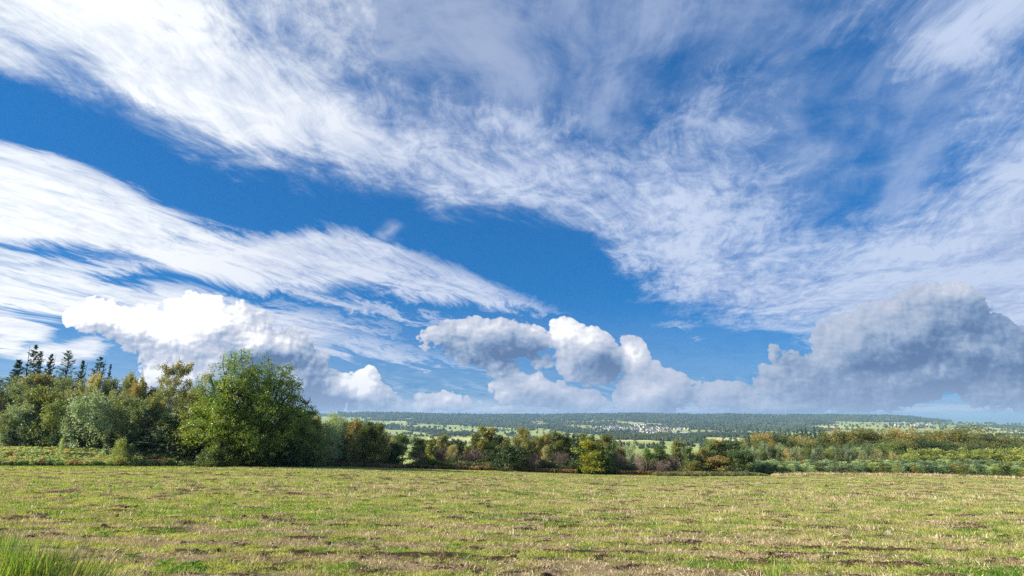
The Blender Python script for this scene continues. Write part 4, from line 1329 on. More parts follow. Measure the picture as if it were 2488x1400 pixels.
for k, px, top, w, lab in [('beech_dark', 2160, 1064, 66, 'blue-green dark tree bulging out in front of the beeches'), ('beech_green', 2205, 1066, 66, 'greyish spreading tree right of the blue-green dark one'), ('beech_dark', 2256, 1062, 60, 'deep green tree before the lime-green beech'), ('beech_dark', 2300, 1064, 56, 'deep green tree with layered boughs left of the airy beech'), ('beech_green', 2330, 1072, 50, 'dull dark tree under the great airy beech')]:
    plant(k, px, top, 196, lab, w, 'trees before the beeches')
for i, px in enumerate(np.arange(1826, 2180, 11.5)):
    top = 1079 + 13 * math.sin(i * 1.7) * rng.random() + 6 * rng.random()
    if px > 2135:
        top += 14
    plant('pale' if i % 5 == 2 else ('willow' if i % 3 == 0 else 'birch_young'), px, top, 158 + 12 * rng.random(), behind(px, RIGHTM, 'slender pale birch below the beeches'), 26 + 8 * rng.random(), 'row of young birches before the beech wood')
for i, px in enumerate(np.arange(2192, 2700, 8.2)):
    plant('plume', px, 1085 + 11 * rng.random() + (8 if px < 2215 else 0), 150 + 10 * rng.random(), 'pale yellow-green plume-like young willow in the upper row of the plantation', 22 + 6 * rng.random(), 'upper row of pale young willows')
for i, px in enumerate(np.arange(2200, 2700, 11)):
    plant('plume', px, 1100 + 9 * rng.random(), 143 + 3 * rng.random(), 'pale yellow-green plume-like young willow in the upper row of the plantation', 24 + 6 * rng.random(), 'upper row of pale young willows')
for row, (Y0, t0, st) in enumerate([(138, 1114, 11.5), (132.5, 1120, 12.0), (127.5, 1127, 13.0)]):
    for i, px in enumerate(np.arange(1834 + row * 4, 2700, st)):
        top = t0 + 7 * rng.random() + np.interp(px, [1850, 2200, 2488], [0, -1, 1])
        k = 'young_dark' if rng.random() < 0.16 else ('plume' if rng.random() < 0.12 else 'young')
        lab = ('bluish-green young tree in the plantation\'s back row along the field', 'bluish-green young tree in the plantation\'s middle row along the field', 'green young tree in the plantation\'s front row along the field')[row]
        plant(k, px, top, Y0 + 2.5 * rng.random(), lab, 21 + 7 * rng.random(), ('back', 'middle', 'front')[row] + ' row of the plantation')
for k, px, top, w, lab in [('brown_bush', 2050, 1131, 46, 'rounded brown bush at the field edge before the plantation'), ('young_dark', 2440, 1130, 34, 'dark solitary conifer on a short dark stem at the field edge'), ('pale', 2178, 1120, 22, 'thin whitish birch sapling in the plantation')]:
    plant(k, px, top, 124.5, lab, w)
for i, px in enumerate([1872, 1888, 1902, 1918, 1934, 1968, 1984, 2000, 2095, 2104, 2146, 2160, 2200, 2206, 2272, 2288, 2304, 2320, 2336, 2352, 2395, 2460]):
    plant('gorse', px, 1143 + 3 * rng.random() + (px - 1870) * 0.012, 123.5, behind(px, RIGHTM, 'low green gorse bush at the field edge'), 30, 'gorse bushes along the plantation')

# ------------------------------------------------------------------ scatter: countless small plants, one object each kind of cover
def scatter(name, protos, pts, rotz, scl, which, label, tilt=None):
    col = bpy.data.collections.new(name + '_kinds')
    for i, m_ in enumerate(protos):
        o_ = bpy.data.objects.new('%s_%02d' % (name, i), m_)
        col.objects.link(o_)
    me_ = bpy.data.meshes.new(name)
    me_.vertices.add(len(pts))
    me_.vertices.foreach_set('co', np.asarray(pts, np.float32).ravel())
    rot = np.zeros((len(pts), 3), np.float32)
    rot[:, 2] = rotz
    if tilt is not None:
        rot[:, :2] = tilt
    point_attr(me_, 'turn', rot, 'FLOAT_VECTOR')
    point_attr(me_, 'size', np.asarray(scl, np.float32))
    point_attr(me_, 'which', np.asarray(which, np.int32), 'INT')
    o_ = link(name, me_)
    tag(o_, label=label, kind='stuff')
    ng = bpy.data.node_groups.new(name + '_scatter', 'GeometryNodeTree')
    ng.interface.new_socket('Geometry', in_out='INPUT', socket_type='NodeSocketGeometry')
    ng.interface.new_socket('Geometry', in_out='OUTPUT', socket_type='NodeSocketGeometry')
    gi_, go_ = ng.nodes.new('NodeGroupInput'), ng.nodes.new('NodeGroupOutput')
    m2p = ng.nodes.new('GeometryNodeMeshToPoints')
    iop = ng.nodes.new('GeometryNodeInstanceOnPoints')
    ci = ng.nodes.new('GeometryNodeCollectionInfo')
    ci.inputs['Collection'].default_value = col
    ci.inputs['Separate Children'].default_value = True
    ci.inputs['Reset Children'].default_value = True
    iop.inputs['Pick Instance'].default_value = True

    def named(nm, typ):
        n = ng.nodes.new('GeometryNodeInputNamedAttribute')
        n.data_type = typ
        n.inputs['Name'].default_value = nm
        return n.outputs['Attribute']
    ng.links.new(gi_.outputs[0], m2p.inputs['Mesh'])
    ng.links.new(m2p.outputs[0], iop.inputs['Points'])
    ng.links.new(ci.outputs[0], iop.inputs['Instance'])
    ng.links.new(named('which', 'INT'), iop.inputs['Instance Index'])
    ng.links.new(named('turn', 'FLOAT_VECTOR'), iop.inputs['Rotation'])
    ng.links.new(named('size', 'FLOAT'), iop.inputs['Scale'])
    ng.links.new(iop.outputs[0], go_.inputs[0])
    md = o_.modifiers.new('scatter', 'NODES')
    md.node_group = ng
    return o_


L['turf'] = leaf_material('turf_blades', [(0.0, (0.19, 0.26, 0.035)), (0.35, (0.40, 0.43, 0.08)), (0.7, (0.58, 0.54, 0.16)), (1.0, (0.70, 0.61, 0.28))], 0.55, 0.45, 0.35)
L['straw'] = leaf_material('dry_straw', [(0.0, (0.28, 0.19, 0.11)), (0.4, (0.52, 0.39, 0.23)), (0.8, (0.72, 0.58, 0.38)), (1.0, (0.82, 0.72, 0.50))], 0.5, 0.25, 0.35)
L['dead'] = leaf_material('withered_grass', [(0.0, (0.06, 0.036, 0.022)), (0.5, (0.17, 0.10, 0.06)), (1.0, (0.42, 0.28, 0.18))], 0.5, 0.15, 0.4)
L['lush'] = leaf_material('lush_grass', [(0.0, (0.045, 0.14, 0.010)), (0.5, (0.12, 0.28, 0.018)), (0.85, (0.28, 0.44, 0.03)), (1.0, (0.46, 0.52, 0.05))], 0.3, 0.5, 0.25)


def blades(g, n, wide, hgt, lean, mats_share, thick=0.12, zoff=0.0):
    """a patch of blades; mats_share: [(material, share, height factor, lean factor)]"""
    V, F, MI, off = [], [], [], 0
    mats = []
    for mi, (m_, sh, hf, lf) in enumerate(mats_share):
        k = max(1, int(n * sh))
        mats.append(m_)
        rr = np.sqrt(g.random(k)) * wide / 2
        th = g.random(k) * 6.283
        c = np.stack([rr * np.cos(th), rr * np.sin(th), 0 * rr], 1)
        ax = g.normal(size=(k, 3)) * lean * lf
        ax[:, 2] = np.abs(ax[:, 2]) * 0.3 + 1.0
        ax /= np.linalg.norm(ax, axis=1)[:, None]
        ln = hgt * hf * (0.5 + 0.9 * g.random(k))
        e = np.cross(ax, g.normal(size=(k, 3))); e /= np.linalg.norm(e, axis=1)[:, None]
        w_ = (ln * thick * (0.6 + 0.8 * g.random(k)))[:, None]
        tipbend = g.normal(size=(k, 3)) * ln[:, None] * 0.22
        c[:, 2] = zoff
        V.append(np.stack([c - e * w_ / 2, c + e * w_ / 2, c + ax * ln[:, None] * 0.6 + e * w_ * 0.4 + tipbend * 0.3, c + ax * ln[:, None] + tipbend], 1).reshape(-1, 3))
        F.append(np.arange(k * 4).reshape(k, 4) + off)
        MI.append(np.full(k, mi))
        off += k * 4
    return new_mesh('patch', np.concatenate(V), np.concatenate(F), mats, np.concatenate(MI))


def clod(g, rad, bumpy=0.35, flat=0.5, mat=None, straws=26):
    """a torn lump of soil and hay"""
    import bmesh
    bm = bmesh.new()
    bmesh.ops.create_icosphere(bm, subdivisions=2, radius=1.0)
    vs_ = np.array([v.co[:] for v in bm.verts])
    fs_ = np.array([[v.index for v in f.verts] for f in bm.faces])
    bm.free()
    o3 = g.random(3) * 50
    nz = np.array([mnoise.noise(Vector(v * 1.7 + o3)) + 0.6 * mnoise.noise(Vector(v * 4.1 + o3)) for v in vs_])
    vs_ = vs_ * (1 + bumpy * nz)[:, None] * rad * np.array([1, 0.8, flat])
    q = np.column_stack([fs_, fs_[:, 2]])
    V, F, MI = [vs_], [q], [np.zeros(len(q), int)]
    c = vs_[g.integers(0, len(vs_), straws)]
    ax = g.normal(size=(straws, 3)) * np.array([1, 1, 0.4])
    lv, lf = leaf_quads(c + [0, 0, rad * 0.1], rad * 0.9 * (0.4 + g.random(straws)), g, ax, 0.07, 0.3)
    V.append(lv); F.append(lf + len(vs_)); MI.append(np.full(len(lf), 1))
    me_ = bpy.data.meshes.new('clod')
    allf = [tuple(f[:3]) for f in fs_] + [tuple(f) for f in (lf + len(vs_))]
    me_.from_pydata(np.concatenate(V).tolist(), [], allf)
    me_.materials.append(mat); me_.materials.append(L['straw'])
    me_.polygons.foreach_set('material_index', [0] * len(fs_) + [1] * len(lf))
    me_.update()
    return me_


def b_soil(t, bs):
    co = t.node('ShaderNodeTexCoord')
    P_ = Sock(t.nt, co.outputs['Object'])
    t.put(bs.inputs['Base Color'], t.ramp(t.noise(P_, 30.0, 5.0, 0.7), [(0.3, (0.045, 0.027, 0.016)), (0.55, (0.12, 0.072, 0.042)), (0.75, (0.26, 0.17, 0.10))]))


M_SOIL = material('clod_soil', b_soil, 0.98, 0.05)

g = np.random.default_rng(77)


def field_points(y0, y1, dens, g, rlim=1.12):
    area = rlim * (y1 * y1 - y0 * y0)
    n = int(area * dens)
    Y = np.sqrt(g.random(n) * (y1 * y1 - y0 * y0) + y0 * y0)
    X = (g.random(n) * 2 - 1) * rlim * (Y + 1.0)
    ok = Y < edge_y(X / np.maximum(Y, 40)) + 0.5
    return X[ok], Y[ok]


for zone, (y0, y1, dens, wide, hgt, n_, thick) in enumerate([(8.2, 17, 26, 0.40, 0.055, 90, 0.13), (17, 34, 11, 0.60, 0.065, 90, 0.17), (34, 66, 4.2, 1.0, 0.085, 100, 0.24), (66, 124, 1.6, 1.9, 0.12, 120, 0.36)]):
    P0 = []
    for k in range(4):
        P0.append(blades(g, n_, wide, hgt, 0.75, [(L['turf'], 0.72, 1.0, 1.0), (L['lush'], 0.10 if k % 2 else 0.03, 1.0, 1.0), (L['straw'], 0.14, 0.9, 1.8)], thick))
    for k in range(4):
        P0.append(blades(g, n_, wide, hgt, 0.75, [(L['straw'], 0.60, 1.05, 1.6), (L['turf'], 0.25, 0.8, 1.0), (L['dead'], 0.15, 0.8, 2.5)], thick * 0.75))
    for k in range(3):
        P0.append(blades(g, int(n_ * 0.8), wide, hgt, 0.75, [(L['dead'], 0.6, 0.8, 3.0), (L['straw'], 0.3, 0.9, 2.5), (L['turf'], 0.1, 0.8, 1.0)], thick * 0.8))
    for k in range(2):
        P0.append(blades(g, n_, wide, hgt * 1.1, 0.7, [(L['lush'], 0.75, 1.0, 1.0), (L['turf'], 0.25, 1.0, 1.0)], thick))
    X, Y = field_points(y0, y1, dens, g)
    cov, stw, cl = covers(X, Y)
    grn = fbm(X / 2.6, Y / 1.1, 3, 410) + 0.35 * fbm(X / 20, Y / 9, 2, 420)
    u1, u2 = g.random(len(X)), g.random(len(X))
    lowc = sstep(cov, 0.55, 0.25)
    is_dead = u1 < lowc * 0.85
    is_straw = (~is_dead) & (u2 < sstep(stw, 0.22, 0.70))
    which = np.where(is_dead, 8 + g.integers(0, 3, len(X)), np.where(is_straw, 4 + g.integers(0, 4, len(X)), g.integers(0, 4, len(X))))
    which = np.where((~is_dead) & (grn > 0.21 + 0.25 * g.random(len(X))), 11 + g.integers(0, 2, len(X)), which)
    Z = land(X, Y) + 0.02 * (zone < 2)
    keep = ~((is_dead) & (g.random(len(X)) < 0.35))
    scatter(('short_grass', 'mown_grass', 'distant_grass', 'far_grass')[zone], P0, np.stack([X, Y, Z], 1)[keep], (g.random(len(X)) * 6.283)[keep], (0.75 + 0.5 * g.random(len(X)))[keep], which[keep], 'short mown grass and straw covering the field')

# clods and torn hay lying in rough rows
CL = [clod(g, 0.09, 0.45, 0.55, M_SOIL) for _ in range(5)]
X, Y = field_points(9.0, 95, 6.5, g)
cov, stw, cl = covers(X, Y)
p = sstep(cov, 0.52, 0.15) * np.interp(Y, [9, 25, 50, 95], [0.9, 0.8, 0.4, 0.2])
ok = g.random(len(X)) < p
X, Y = X[ok], Y[ok]
sc = (0.5 + 1.2 * g.random(len(X)) ** 2) * np.interp(Y, [9, 40, 95], [0.9, 1.3, 2.2])
scatter('soil_clods', CL, np.stack([X, Y, land(X, Y) + 0.015], 1), g.random(len(X)) * 6.283, sc, g.integers(0, 5, len(X)), 'dark clods of soil and torn hay scattered in rows over the field', tilt=g.normal(size=(len(X), 2)) * 0.2)

# torn mats of withered hay, brown where the mower has scalped the ground
def mat(g, w, d, n, h):
    V, F, MI, off = [], [], [], 0
    for mi, sh in ((0, 0.42), (1, 0.36), (2, 0.22)):
        k = int(n * sh)
        c = g.normal(size=(k, 3)) * np.array([w * 0.22, d * 0.22, 0])
        rr_ = np.exp(-((c[:, 0] / w * 2.6) ** 2 + (c[:, 1] / d * 2.6) ** 2))
        c[:, 2] = h * rr_ * g.random(k) ** 0.6
        ax = g.normal(size=(k, 3)) * np.array([1.2, 0.8, 0.45])
        lv, lf = leaf_quads(c, 0.10 * (0.5 + g.random(k)), g, ax, 0.12 if mi else 0.26, 0.3)
        V.append(lv); F.append(lf + off); MI.append(np.full(k, mi)); off += len(lv)
    return new_mesh('hay_mat', np.concatenate(V), np.concatenate(F), [L['dead'], L['hay'], L['straw']], np.concatenate(MI))


L['hay'] = leaf_material('torn_hay', [(0.0, (0.20, 0.125, 0.08)), (0.5, (0.42, 0.29, 0.20)), (1.0, (0.66, 0.50, 0.38))], 0.4, 0.2, 0.35)
MT = [mat(g, 1.0 + 0.5 * g.random(), 0.42, 420, 0.09) for _ in range(5)]
X, Y = field_points(8.6, 110, 1.15, g)
pm = fbm(X / 3.2, Y / 1.3, 3, 510) + 0.45 * fbm(X / 12, Y / 5, 2, 520)
ok = pm > 0.10 + 0.35 * g.random(len(X))
X, Y = X[ok], Y[ok]
scatter('hay_mats', MT, np.stack([X, Y, land(X, Y) + 0.02], 1), g.normal(size=len(X)) * 0.35 - 0.1, (0.55 + 0.7 * g.random(len(X))) * np.interp(Y, [9, 30, 110], [0.75, 1.0, 1.7]), g.integers(0, 5, len(X)), 'torn mats of withered brown hay lying across the field')

# upright pale stubble stalks
ST = [blades(g, 26, 0.30, 0.13, 0.30, [(L['straw'], 1.0, 1.0, 1.0)], 0.045) for _ in range(3)] + [blades(g, 22, 0.35, 0.11, 0.4, [(L['lush'], 1.0, 1.0, 1.0)], 0.09) for _ in range(3)]
X, Y = field_points(8.2, 45, 5.0, g)
cov, stw, cl = covers(X, Y)
w2 = fbm(X / 2.2, Y / 0.9, 3, 200)
ok = g.random(len(X)) < np.clip(0.12 + w2 * 0.9, 0.02, 0.7)
X, Y, stw = X[ok], Y[ok], stw[ok]
wh = np.where(g.random(len(X)) < 0.35 + 0.5 * stw, 0, 3) + g.integers(0, 3, len(X))
scatter('stubble', ST, np.stack([X, Y, land(X, Y) + 0.01], 1), g.random(len(X)) * 6.283, (0.6 + 0.7 * g.random(len(X))) * np.interp(Y, [8, 45], [0.9, 1.6]), wh, 'upright pale stubble stalks and green shoots between the clods')

# strip of greener grass along the field's far margin, dry tall grass at its right end
VG = [blades(g, 90, 1.2, 0.22, 0.4, [(L['lush'], 0.6, 1.0, 1.0), (L['turf'], 0.4, 1.0, 1.0)], 0.16) for _ in range(3)]
VD = [blades(g, 90, 1.2, 0.50, 0.35, [(L['straw'], 0.75, 1.0, 1.0), (L['turf'], 0.25, 0.8, 1.0)], 0.09) for _ in range(3)]
r_ = g.uniform(rpix(-100, 1140), rpix(2800, 1150), 5800)
Y = edge_y(r_) + g.normal(size=len(r_)) * 0.9 + 0.6
X = r_ * Y
dry = (r_ > rpix(1880, 1150)) & (g.random(len(r_)) < 0.8)
scatter('margin_grass', VG + VD, np.stack([X, Y, land(X, Y) - 0.05], 1), g.random(len(X)) * 6.283, 0.6 + 0.6 * g.random(len(X)), np.where(dry, 3, 0) + g.integers(0, 3, len(X)), 'uncut grass along the far margin of the field')


# ------------------------------------------------------------------ bracken and brambles at the foot of the woods
def fern(g, leafm, H=0.9, n=11, name='fern'):
    """a clump of arching fronds, each a spine with ragged leaflets turned every way"""
    V, F, off = [], [], 0
    for k in range(n):
        az = g.random() * 6.283
        out = 0.35 + 0.45 * g.random()
        hk = 0.7 + 0.5 * g.random()
        t = np.linspace(0.25, 1, 6)
        sp_ = np.stack([np.cos(az) * out * t * H, np.sin(az) * out * t * H, H * (2.1 * t - 1.15 * t * t) * hk], 1)
        side = np.array([-math.sin(az), math.cos(az), 0])
        for q, p in enumerate(sp_):
            for s_ in (-1, 1):
                ln = H * 0.30 * (1.25 - t[q]) + 0.05
                d = side * s_ + np.array([math.cos(az), math.sin(az), 0.2]) * 0.5 + g.normal(size=3) * 0.25
                wv_ = (g.normal(size=3) * 0.5 + np.array([0, 0, 0.9])) * ln * 0.22
                V += [p - wv_, p + wv_, p + d * ln]
                F.append((off, off + 1, off + 2)); off += 3
    me_ = bpy.data.meshes.new(name)
    me_.from_pydata([tuple(v) for v in V], [], F)
    me_.materials.append(leafm)
    return me_


FE = [fern(g, L['bracken'], 0.95, 11) for _ in range(4)] + [fern(g, L['rust'], 0.85, 11) for _ in range(3)]
n_ = 3000
px = g.uniform(-330, 530, n_)
dpt = g.random(n_) ** 0.8
r_ = uv_of(px, 1120)[0]
wd = np.interp(px, [-120, 300, 420, 500, 530], [5.5, 5.0, 3.0, 1.8, 0.8])
Y = edge_y(r_) + 0.7 + dpt * wd
hgt = np.interp(dpt, [0, 0.5, 1], [0.85, 1.15, 1.35]) * np.interp(px, [0, 400, 530], [1.1, 1.0, 0.7])
rust = (fbm(px / 45, dpt * 2, 2, 300) > 0.22) & (dpt < 0.6) | (px > 470)
X = r_ * Y
scatter('bracken', FE, np.stack([X, Y, land(X, Y) - 0.02], 1), g.random(n_) * 6.283, hgt * (0.8 + 0.4 * g.random(n_)), np.where(rust, 4 + g.integers(0, 3, n_), g.integers(0, 4, n_)), 'light green and rusty bracken along the wood left of the oaks')
n_ = 1500
px = np.concatenate([g.uniform(1225, 1400, 700), g.uniform(1500, 1640, 400), g.uniform(760, 1230, 250), g.uniform(1640, 1700, 150)])
r_ = uv_of(px, 1145)[0]
Y = edge_y(r_) + 0.5 + g.random(len(px)) * 1.5
X = r_ * Y
scatter('rusty_bracken', FE[4:], np.stack([X, Y, land(X, Y)], 1), g.random(len(px)) * 6.283, 0.7 + 0.4 * g.random(len(px)), g.integers(0, 3, len(px)), 'rust brown bracken at the foot of the tree belt')
BR = []
for k in range(4):
    b_ = make_bush(400 + k, 0.75, 1.0, 420, 'bramble', size=0.14)[1]
    BR.append(b_)
n_ = 520
px = g.uniform(1590, 1866, n_)
r_ = uv_of(px, 1155)[0]
Y = np.interp(px, [1590, 1866], [118.5, 114.5]) + g.random(n_) * 3.4 - 1
X = r_ * Y
scatter('brambles', BR, np.stack([X, Y, land(X, Y)], 1), g.random(n_) * 6.283, (0.7 + 0.5 * g.random(n_)) * np.interp(px, [1590, 1700, 1820, 1866], [0.9, 1.15, 1.0, 0.55]), g.integers(0, 4, n_), 'low grey-green bramble bank lying before the end of the tree belt')

# ------------------------------------------------------------------ nearest plants: broom, grass shoots, docks
def stems_mesh(g, n, H, spread, mats, w=0.006, lean=(0, 0)):
    V, F, MI, off = [], [], [], 0
    for k in range(n):
        a = g.random() * 6.283
        rr = spread * math.sqrt(g.random())
        p = np.array([rr * math.cos(a), rr * math.sin(a), -0.03])
        h_ = H * (0.35 + 0.65 * g.random()) * (1 - 0.35 * rr / spread)
        d = np.array([math.cos(a) * 0.28 * rr / spread + lean[0] + g.normal() * 0.12, math.sin(a) * 0.28 * rr / spread + lean[1] + g.normal() * 0.12, 1.0])
        bend = g.normal(size=3) * np.array([0.10, 0.10, 0])
        e = np.array([math.cos(a + g.random() * 3), math.sin(a + g.random() * 3), 0])
        pts = [p + d * h_ * t + bend * h_ * t * t for t in (0, 0.4, 0.75, 1.0)]
        ww = w * (0.7 + 0.6 * g.random())
        for t, q in zip((1, 0.85, 0.55, 0.08), pts):
            V += [q - e * ww * t, q + e * ww * t]
        for i in range(3):
            F.append((off + 2 * i, off + 2 * i + 1, off + 2 * i + 3, off + 2 * i + 2))
            MI.append(g.integers(0, len(mats)) if i == 0 else MI[-1])
        off += 8
    return new_mesh('stems', V, F, mats, MI)


def near_plant(nm, px, Y, n, H, spread, mats, label, cat, w=0.006, lean=(0.05, 0), group=None):
    X = rpix(px, 1390) * Y
    me_ = stems_mesh(g, n, H, spread, mats, w, lean)
    o_ = link(nm, me_, None, (X, Y, float(land(X, Y))))
    o_.rotation_euler = (0, 0, g.random() * 0.4)
    tag(o_, label, cat, group)
    return o_


M_STEM = leaf_material('broom_stems', [(0.0, (0.05, 0.12, 0.02)), (0.5, (0.11, 0.21, 0.03)), (0.85, (0.25, 0.34, 0.05)), (1.0, (0.50, 0.50, 0.12))], 0.3, 0.35, 0.25)
near_plant('broom_bush', 15, 9.2, 800, 1.15, 0.50, [M_STEM, M_STEM, L['lush'], L['turf']], 'dense dark green broom bush in the photo\'s bottom corner, tallest of the nearest plants', 'bush', 0.005)
near_plant('broom_bush', 88, 9.4, 420, 1.18, 0.32, [M_STEM, M_STEM, L['turf']], 'slimmer green broom tuft standing right against the dense one', 'bush', 0.005)
near_plant('broom_bush', 150, 9.2, 340, 1.05, 0.46, [M_STEM, M_STEM, L['turf'], L['straw']], 'thinner sprawling green broom with one long bare shoot', 'bush', 0.005, (0.22, 0))
near_plant('broom_bush', 215, 9.3, 220, 0.75, 0.50, [M_STEM, L['lush'], L['turf']], 'low outermost broom shoots leaning over the mown grass', 'bush', 0.005, (0.35, 0))
near_plant('broom_bush', -45, 9.6, 500, 1.25, 0.40, [M_STEM, L['lush']], 'broom bush cut off by the photo\'s left margin', 'bush', 0.005)
for px, Y, n, H, sp_, lab in [(1818, 10.2, 40, 0.48, 0.06, 'upright green grass tuft, first of the five at the bottom margin'), (1880, 10.6, 110, 0.60, 0.10, 'tallest and bushiest green grass tuft at the bottom margin'), (1968, 10.1, 70, 0.46, 0.09, 'green grass tuft right of the bushiest one at the bottom margin'),
                              (2188, 10.2, 50, 0.38, 0.07, 'short green grass tuft fourth along the bottom margin'), (2218, 10.2, 44, 0.36, 0.07, 'short leaning grass tuft last along the bottom margin')]:
    near_plant('grass_tuft', px, Y, n, H, sp_, [L['lush'], L['turf']], lab, 'grass tuft', 0.006, (0.05, 0), 'green grass tufts at the bottom margin')


def dock(px, py, s, label):
    t_ = tpix(py)
    Y = -2.0 / (t_ + float(slope(rpix(px, py))))
    Y = abs(2.0 / (-t_ - float(slope(rpix(px, py)))))
    X = rpix(px, py) * Y
    V, F, off = [], [], 0
    for k in range(7):
        az = k * 0.95 + g.random() * 0.5
        d = np.array([math.cos(az), math.sin(az), 0]); e = np.array([-d[1], d[0], 0])
        ln = s * (0.7 + 0.5 * g.random()); up = 0.35 + 0.5 * g.random()
        prof = [(0, 0.03), (0.25, 0.16), (0.55, 0.20), (0.85, 0.10), (1.0, 0.01)]
        for t, w_ in prof:
            c = d * ln * t + np.array([0, 0, up * ln * (t * 1.3 - 0.9 * t * t) + 0.02])
            V += [c - e * ln * w_ + [0, 0, 0.02], c, c + e * ln * w_ + [0, 0, 0.02]]
        for i in range(4):
            o_ = off + 3 * i
            F += [(o_, o_ + 1, o_ + 4, o_ + 3), (o_ + 1, o_ + 2, o_ + 5, o_ + 4)]
        off += 15
    me_ = new_mesh('dock_leaves', V, F, [L['lush']], smooth=True)
    tag(link('dock_plant', me_, None, (X, Y, float(land(X, Y)) + 0.02)), label, 'weed', 'broad-leaved weeds in the mown grass')


for px, py, s, lab in [(255, 1302, 0.22, 'bright broad-leaved dock standing alone above the broom shoots'), (322, 1352, 0.17, 'yellow-green dock lowest beside the clods near the broom'), (400, 1368, 0.2, 'spreading dock with pale leaves right of the yellow-green one'), (470, 1372, 0.2, 'broad green dock between clods, right of the spreading one'), (232, 1285, 0.14, 'small yellowish dock just left of the one standing alone'),
                       (850, 1372, 0.16, 'small bright weed at the bottom left of the middle clods'), (1110, 1330, 0.14, 'tiny dock in the middle foreground')]:
    dock(px, py, s, lab)

# a pale stone and a dry stick lying in the field
import bmesh
bm = bmesh.new()
bmesh.ops.create_icosphere(bm, subdivisions=3, radius=0.085)
for v_ in bm.verts:
    v_.co *= 1 + 0.25 * mnoise.noise(v_.co * 9) + 0.08 * mnoise.noise(v_.co * 30)
    v_.co.z *= 0.75
me = bpy.data.meshes.new('stone')
bm.to_mesh(me); bm.free()
for p_ in me.polygons:
    p_.use_smooth = True


def b_stone(t, bs):
    co = t.node('ShaderNodeTexCoord')
    t.put(bs.inputs['Base Color'], t.ramp(t.noise(Sock(t.nt, co.outputs['Object']), 18.0, 5.0, 0.65), [(0.3, (0.18, 0.17, 0.15)), (0.7, (0.42, 0.41, 0.37))]))


me.materials.append(material('stone', b_stone, 0.85, 0.3))
X = rpix(2162, 1302) * 18.6
o = link('stone', me, None, (X, 18.6, float(land(X, 18.6)) + 0.07))
o.rotation_euler = (0.3, 0.5, 0.2)
tag(o, 'pale grey stone lying alone on the mown grass', 'stone')
sv, sf = tube_mesh([(np.array([[-0.28, 0, 0], [-0.08, 0.03, 0.02], [0.1, 0.02, 0.05], [0.3, 0.05, 0.09]]), np.array([0.012, 0.014, 0.011, 0.006]))], 5)
me = new_mesh('stick', sv, sf, [L['straw']])
X = rpix(2400, 1295) * 19.2
o = link('stick', me, None, (X, 19.2, float(land(X, 19.2)) + 0.04))
tag(o, 'pale dry stick lying on the grass right of the stone', 'stick')

# fence posts in the shade of the oaks
M_POST = bark_material('weathered_post', (0.16, 0.14, 0.11), (0.36, 0.33, 0.27), 14.0)
for px, h_, lab in [(523, 1.1, 'weathered fence post before the first oak\'s trunk'), (568, 1.25, 'pale weathered fence post right of the first oak\'s trunk'), (583, 1.0, 'short fence post next to the pale one'), (627, 1.15, 'weathered fence post right of the second oak\'s trunk'), (668, 1.2, 'lone weathered fence post under the second oak\'s boughs'), (724, 1.0, 'leaning fence post at the right rim of the second oak')]:
    bm = bmesh.new()
    bmesh.ops.create_cone(bm, cap_ends=True, segments=7, radius1=0.075, radius2=0.06, depth=h_)
    for v_ in bm.verts:
        v_.co.x += 0.01 * mnoise.noise(v_.co * 7); v_.co.z += h_ / 2
        if v_.co.z > h_ * 0.9:
            v_.co.z += 0.03 * mnoise.noise(v_.co * 20)
    me = bpy.data.meshes.new('fence_post')
    bm.to_mesh(me); bm.free()
    me.materials.append(M_POST)
    Yp = float(edge_y(rpix(px, 1130))) - 0.3
    X = rpix(px, 1130) * Yp
    o = link('fence_post', me, None, (X, Yp, float(land(X, Yp)) - 0.05))
    o.rotation_euler = (g.normal() * 0.05, g.normal() * 0.06, 0)
    tag(o, lab, 'fence post', 'fence posts under the oaks')

# ------------------------------------------------------------------ woods and hedges of the valley and the hills
gf = np.random.default_rng(5)
tt_ = np.linspace(0.0, 0.0620, 400)
N = 190000
rr = gf.uniform(rpix(820, 1030), rpix(2560, 1030), N)
ty = gf.random(N) ** 1.25
Yw = np.exp(np.interp(0.060 * ty, LT[::-1], LY[::-1]))
Yw = Yw * (1 + gf.normal(size=N) * 0.01)
uni = gf.random(N) < 0.35
Yw = np.where(uni, gf.uniform(5000, 8800, N), Yw)
Xw = rr * Yw
Zw = land(Xw, Yw)
m_, pxw, pyw = wood_mask(Xw, Yw, Zw)
p_keep = m_ * np.where(Yw > 5000, 0.5, 0.8)
ok = (gf.random(N) < p_keep) & (Yw > 1100)
# single trees in the meadows, more of them in the village
vil = strips(pxw, pyw, VILLAGE, 0)
ok |= (gf.random(N) < 0.005 + 0.02 * vil) & (Yw > 1150) & (Yw < 7000)
sel = np.flatnonzero(ok)[:36000]
Xw, Yw, Zw = Xw[sel], Yw[sel], Zw[sel]
# the nearer crowns are heaped from several lobes
nearc = np.flatnonzero(Yw < 3300)
rep_ = np.repeat(nearc, 5)
ox, oy, oz = gf.normal(size=len(rep_)) * 3.4, gf.normal(size=len(rep_)) * 3.4, gf.uniform(-2.0, 5.5, len(rep_))
lobe = np.concatenate([np.full(len(sel), 1.0), np.full(len(rep_), 0.55)])
lobe[nearc] = 0.7
Zw = land(Xw, Yw)
Xw, Yw, Zw = np.concatenate([Xw, Xw[rep_] + ox]), np.concatenate([Yw, Yw[rep_] + oy]), np.concatenate([Zw, Zw[rep_] + oz])
n_ = len(Xw)
ph = (1 + 5 ** 0.5) / 2
iv = np.array([(-1, ph, 0), (1, ph, 0), (-1, -ph, 0), (1, -ph, 0), (0, -1, ph), (0, 1, ph), (0, -1, -ph), (0, 1, -ph), (ph, 0, -1), (ph, 0, 1), (-ph, 0, -1), (-ph, 0, 1)], float)
iv /= np.linalg.norm(iv[0])
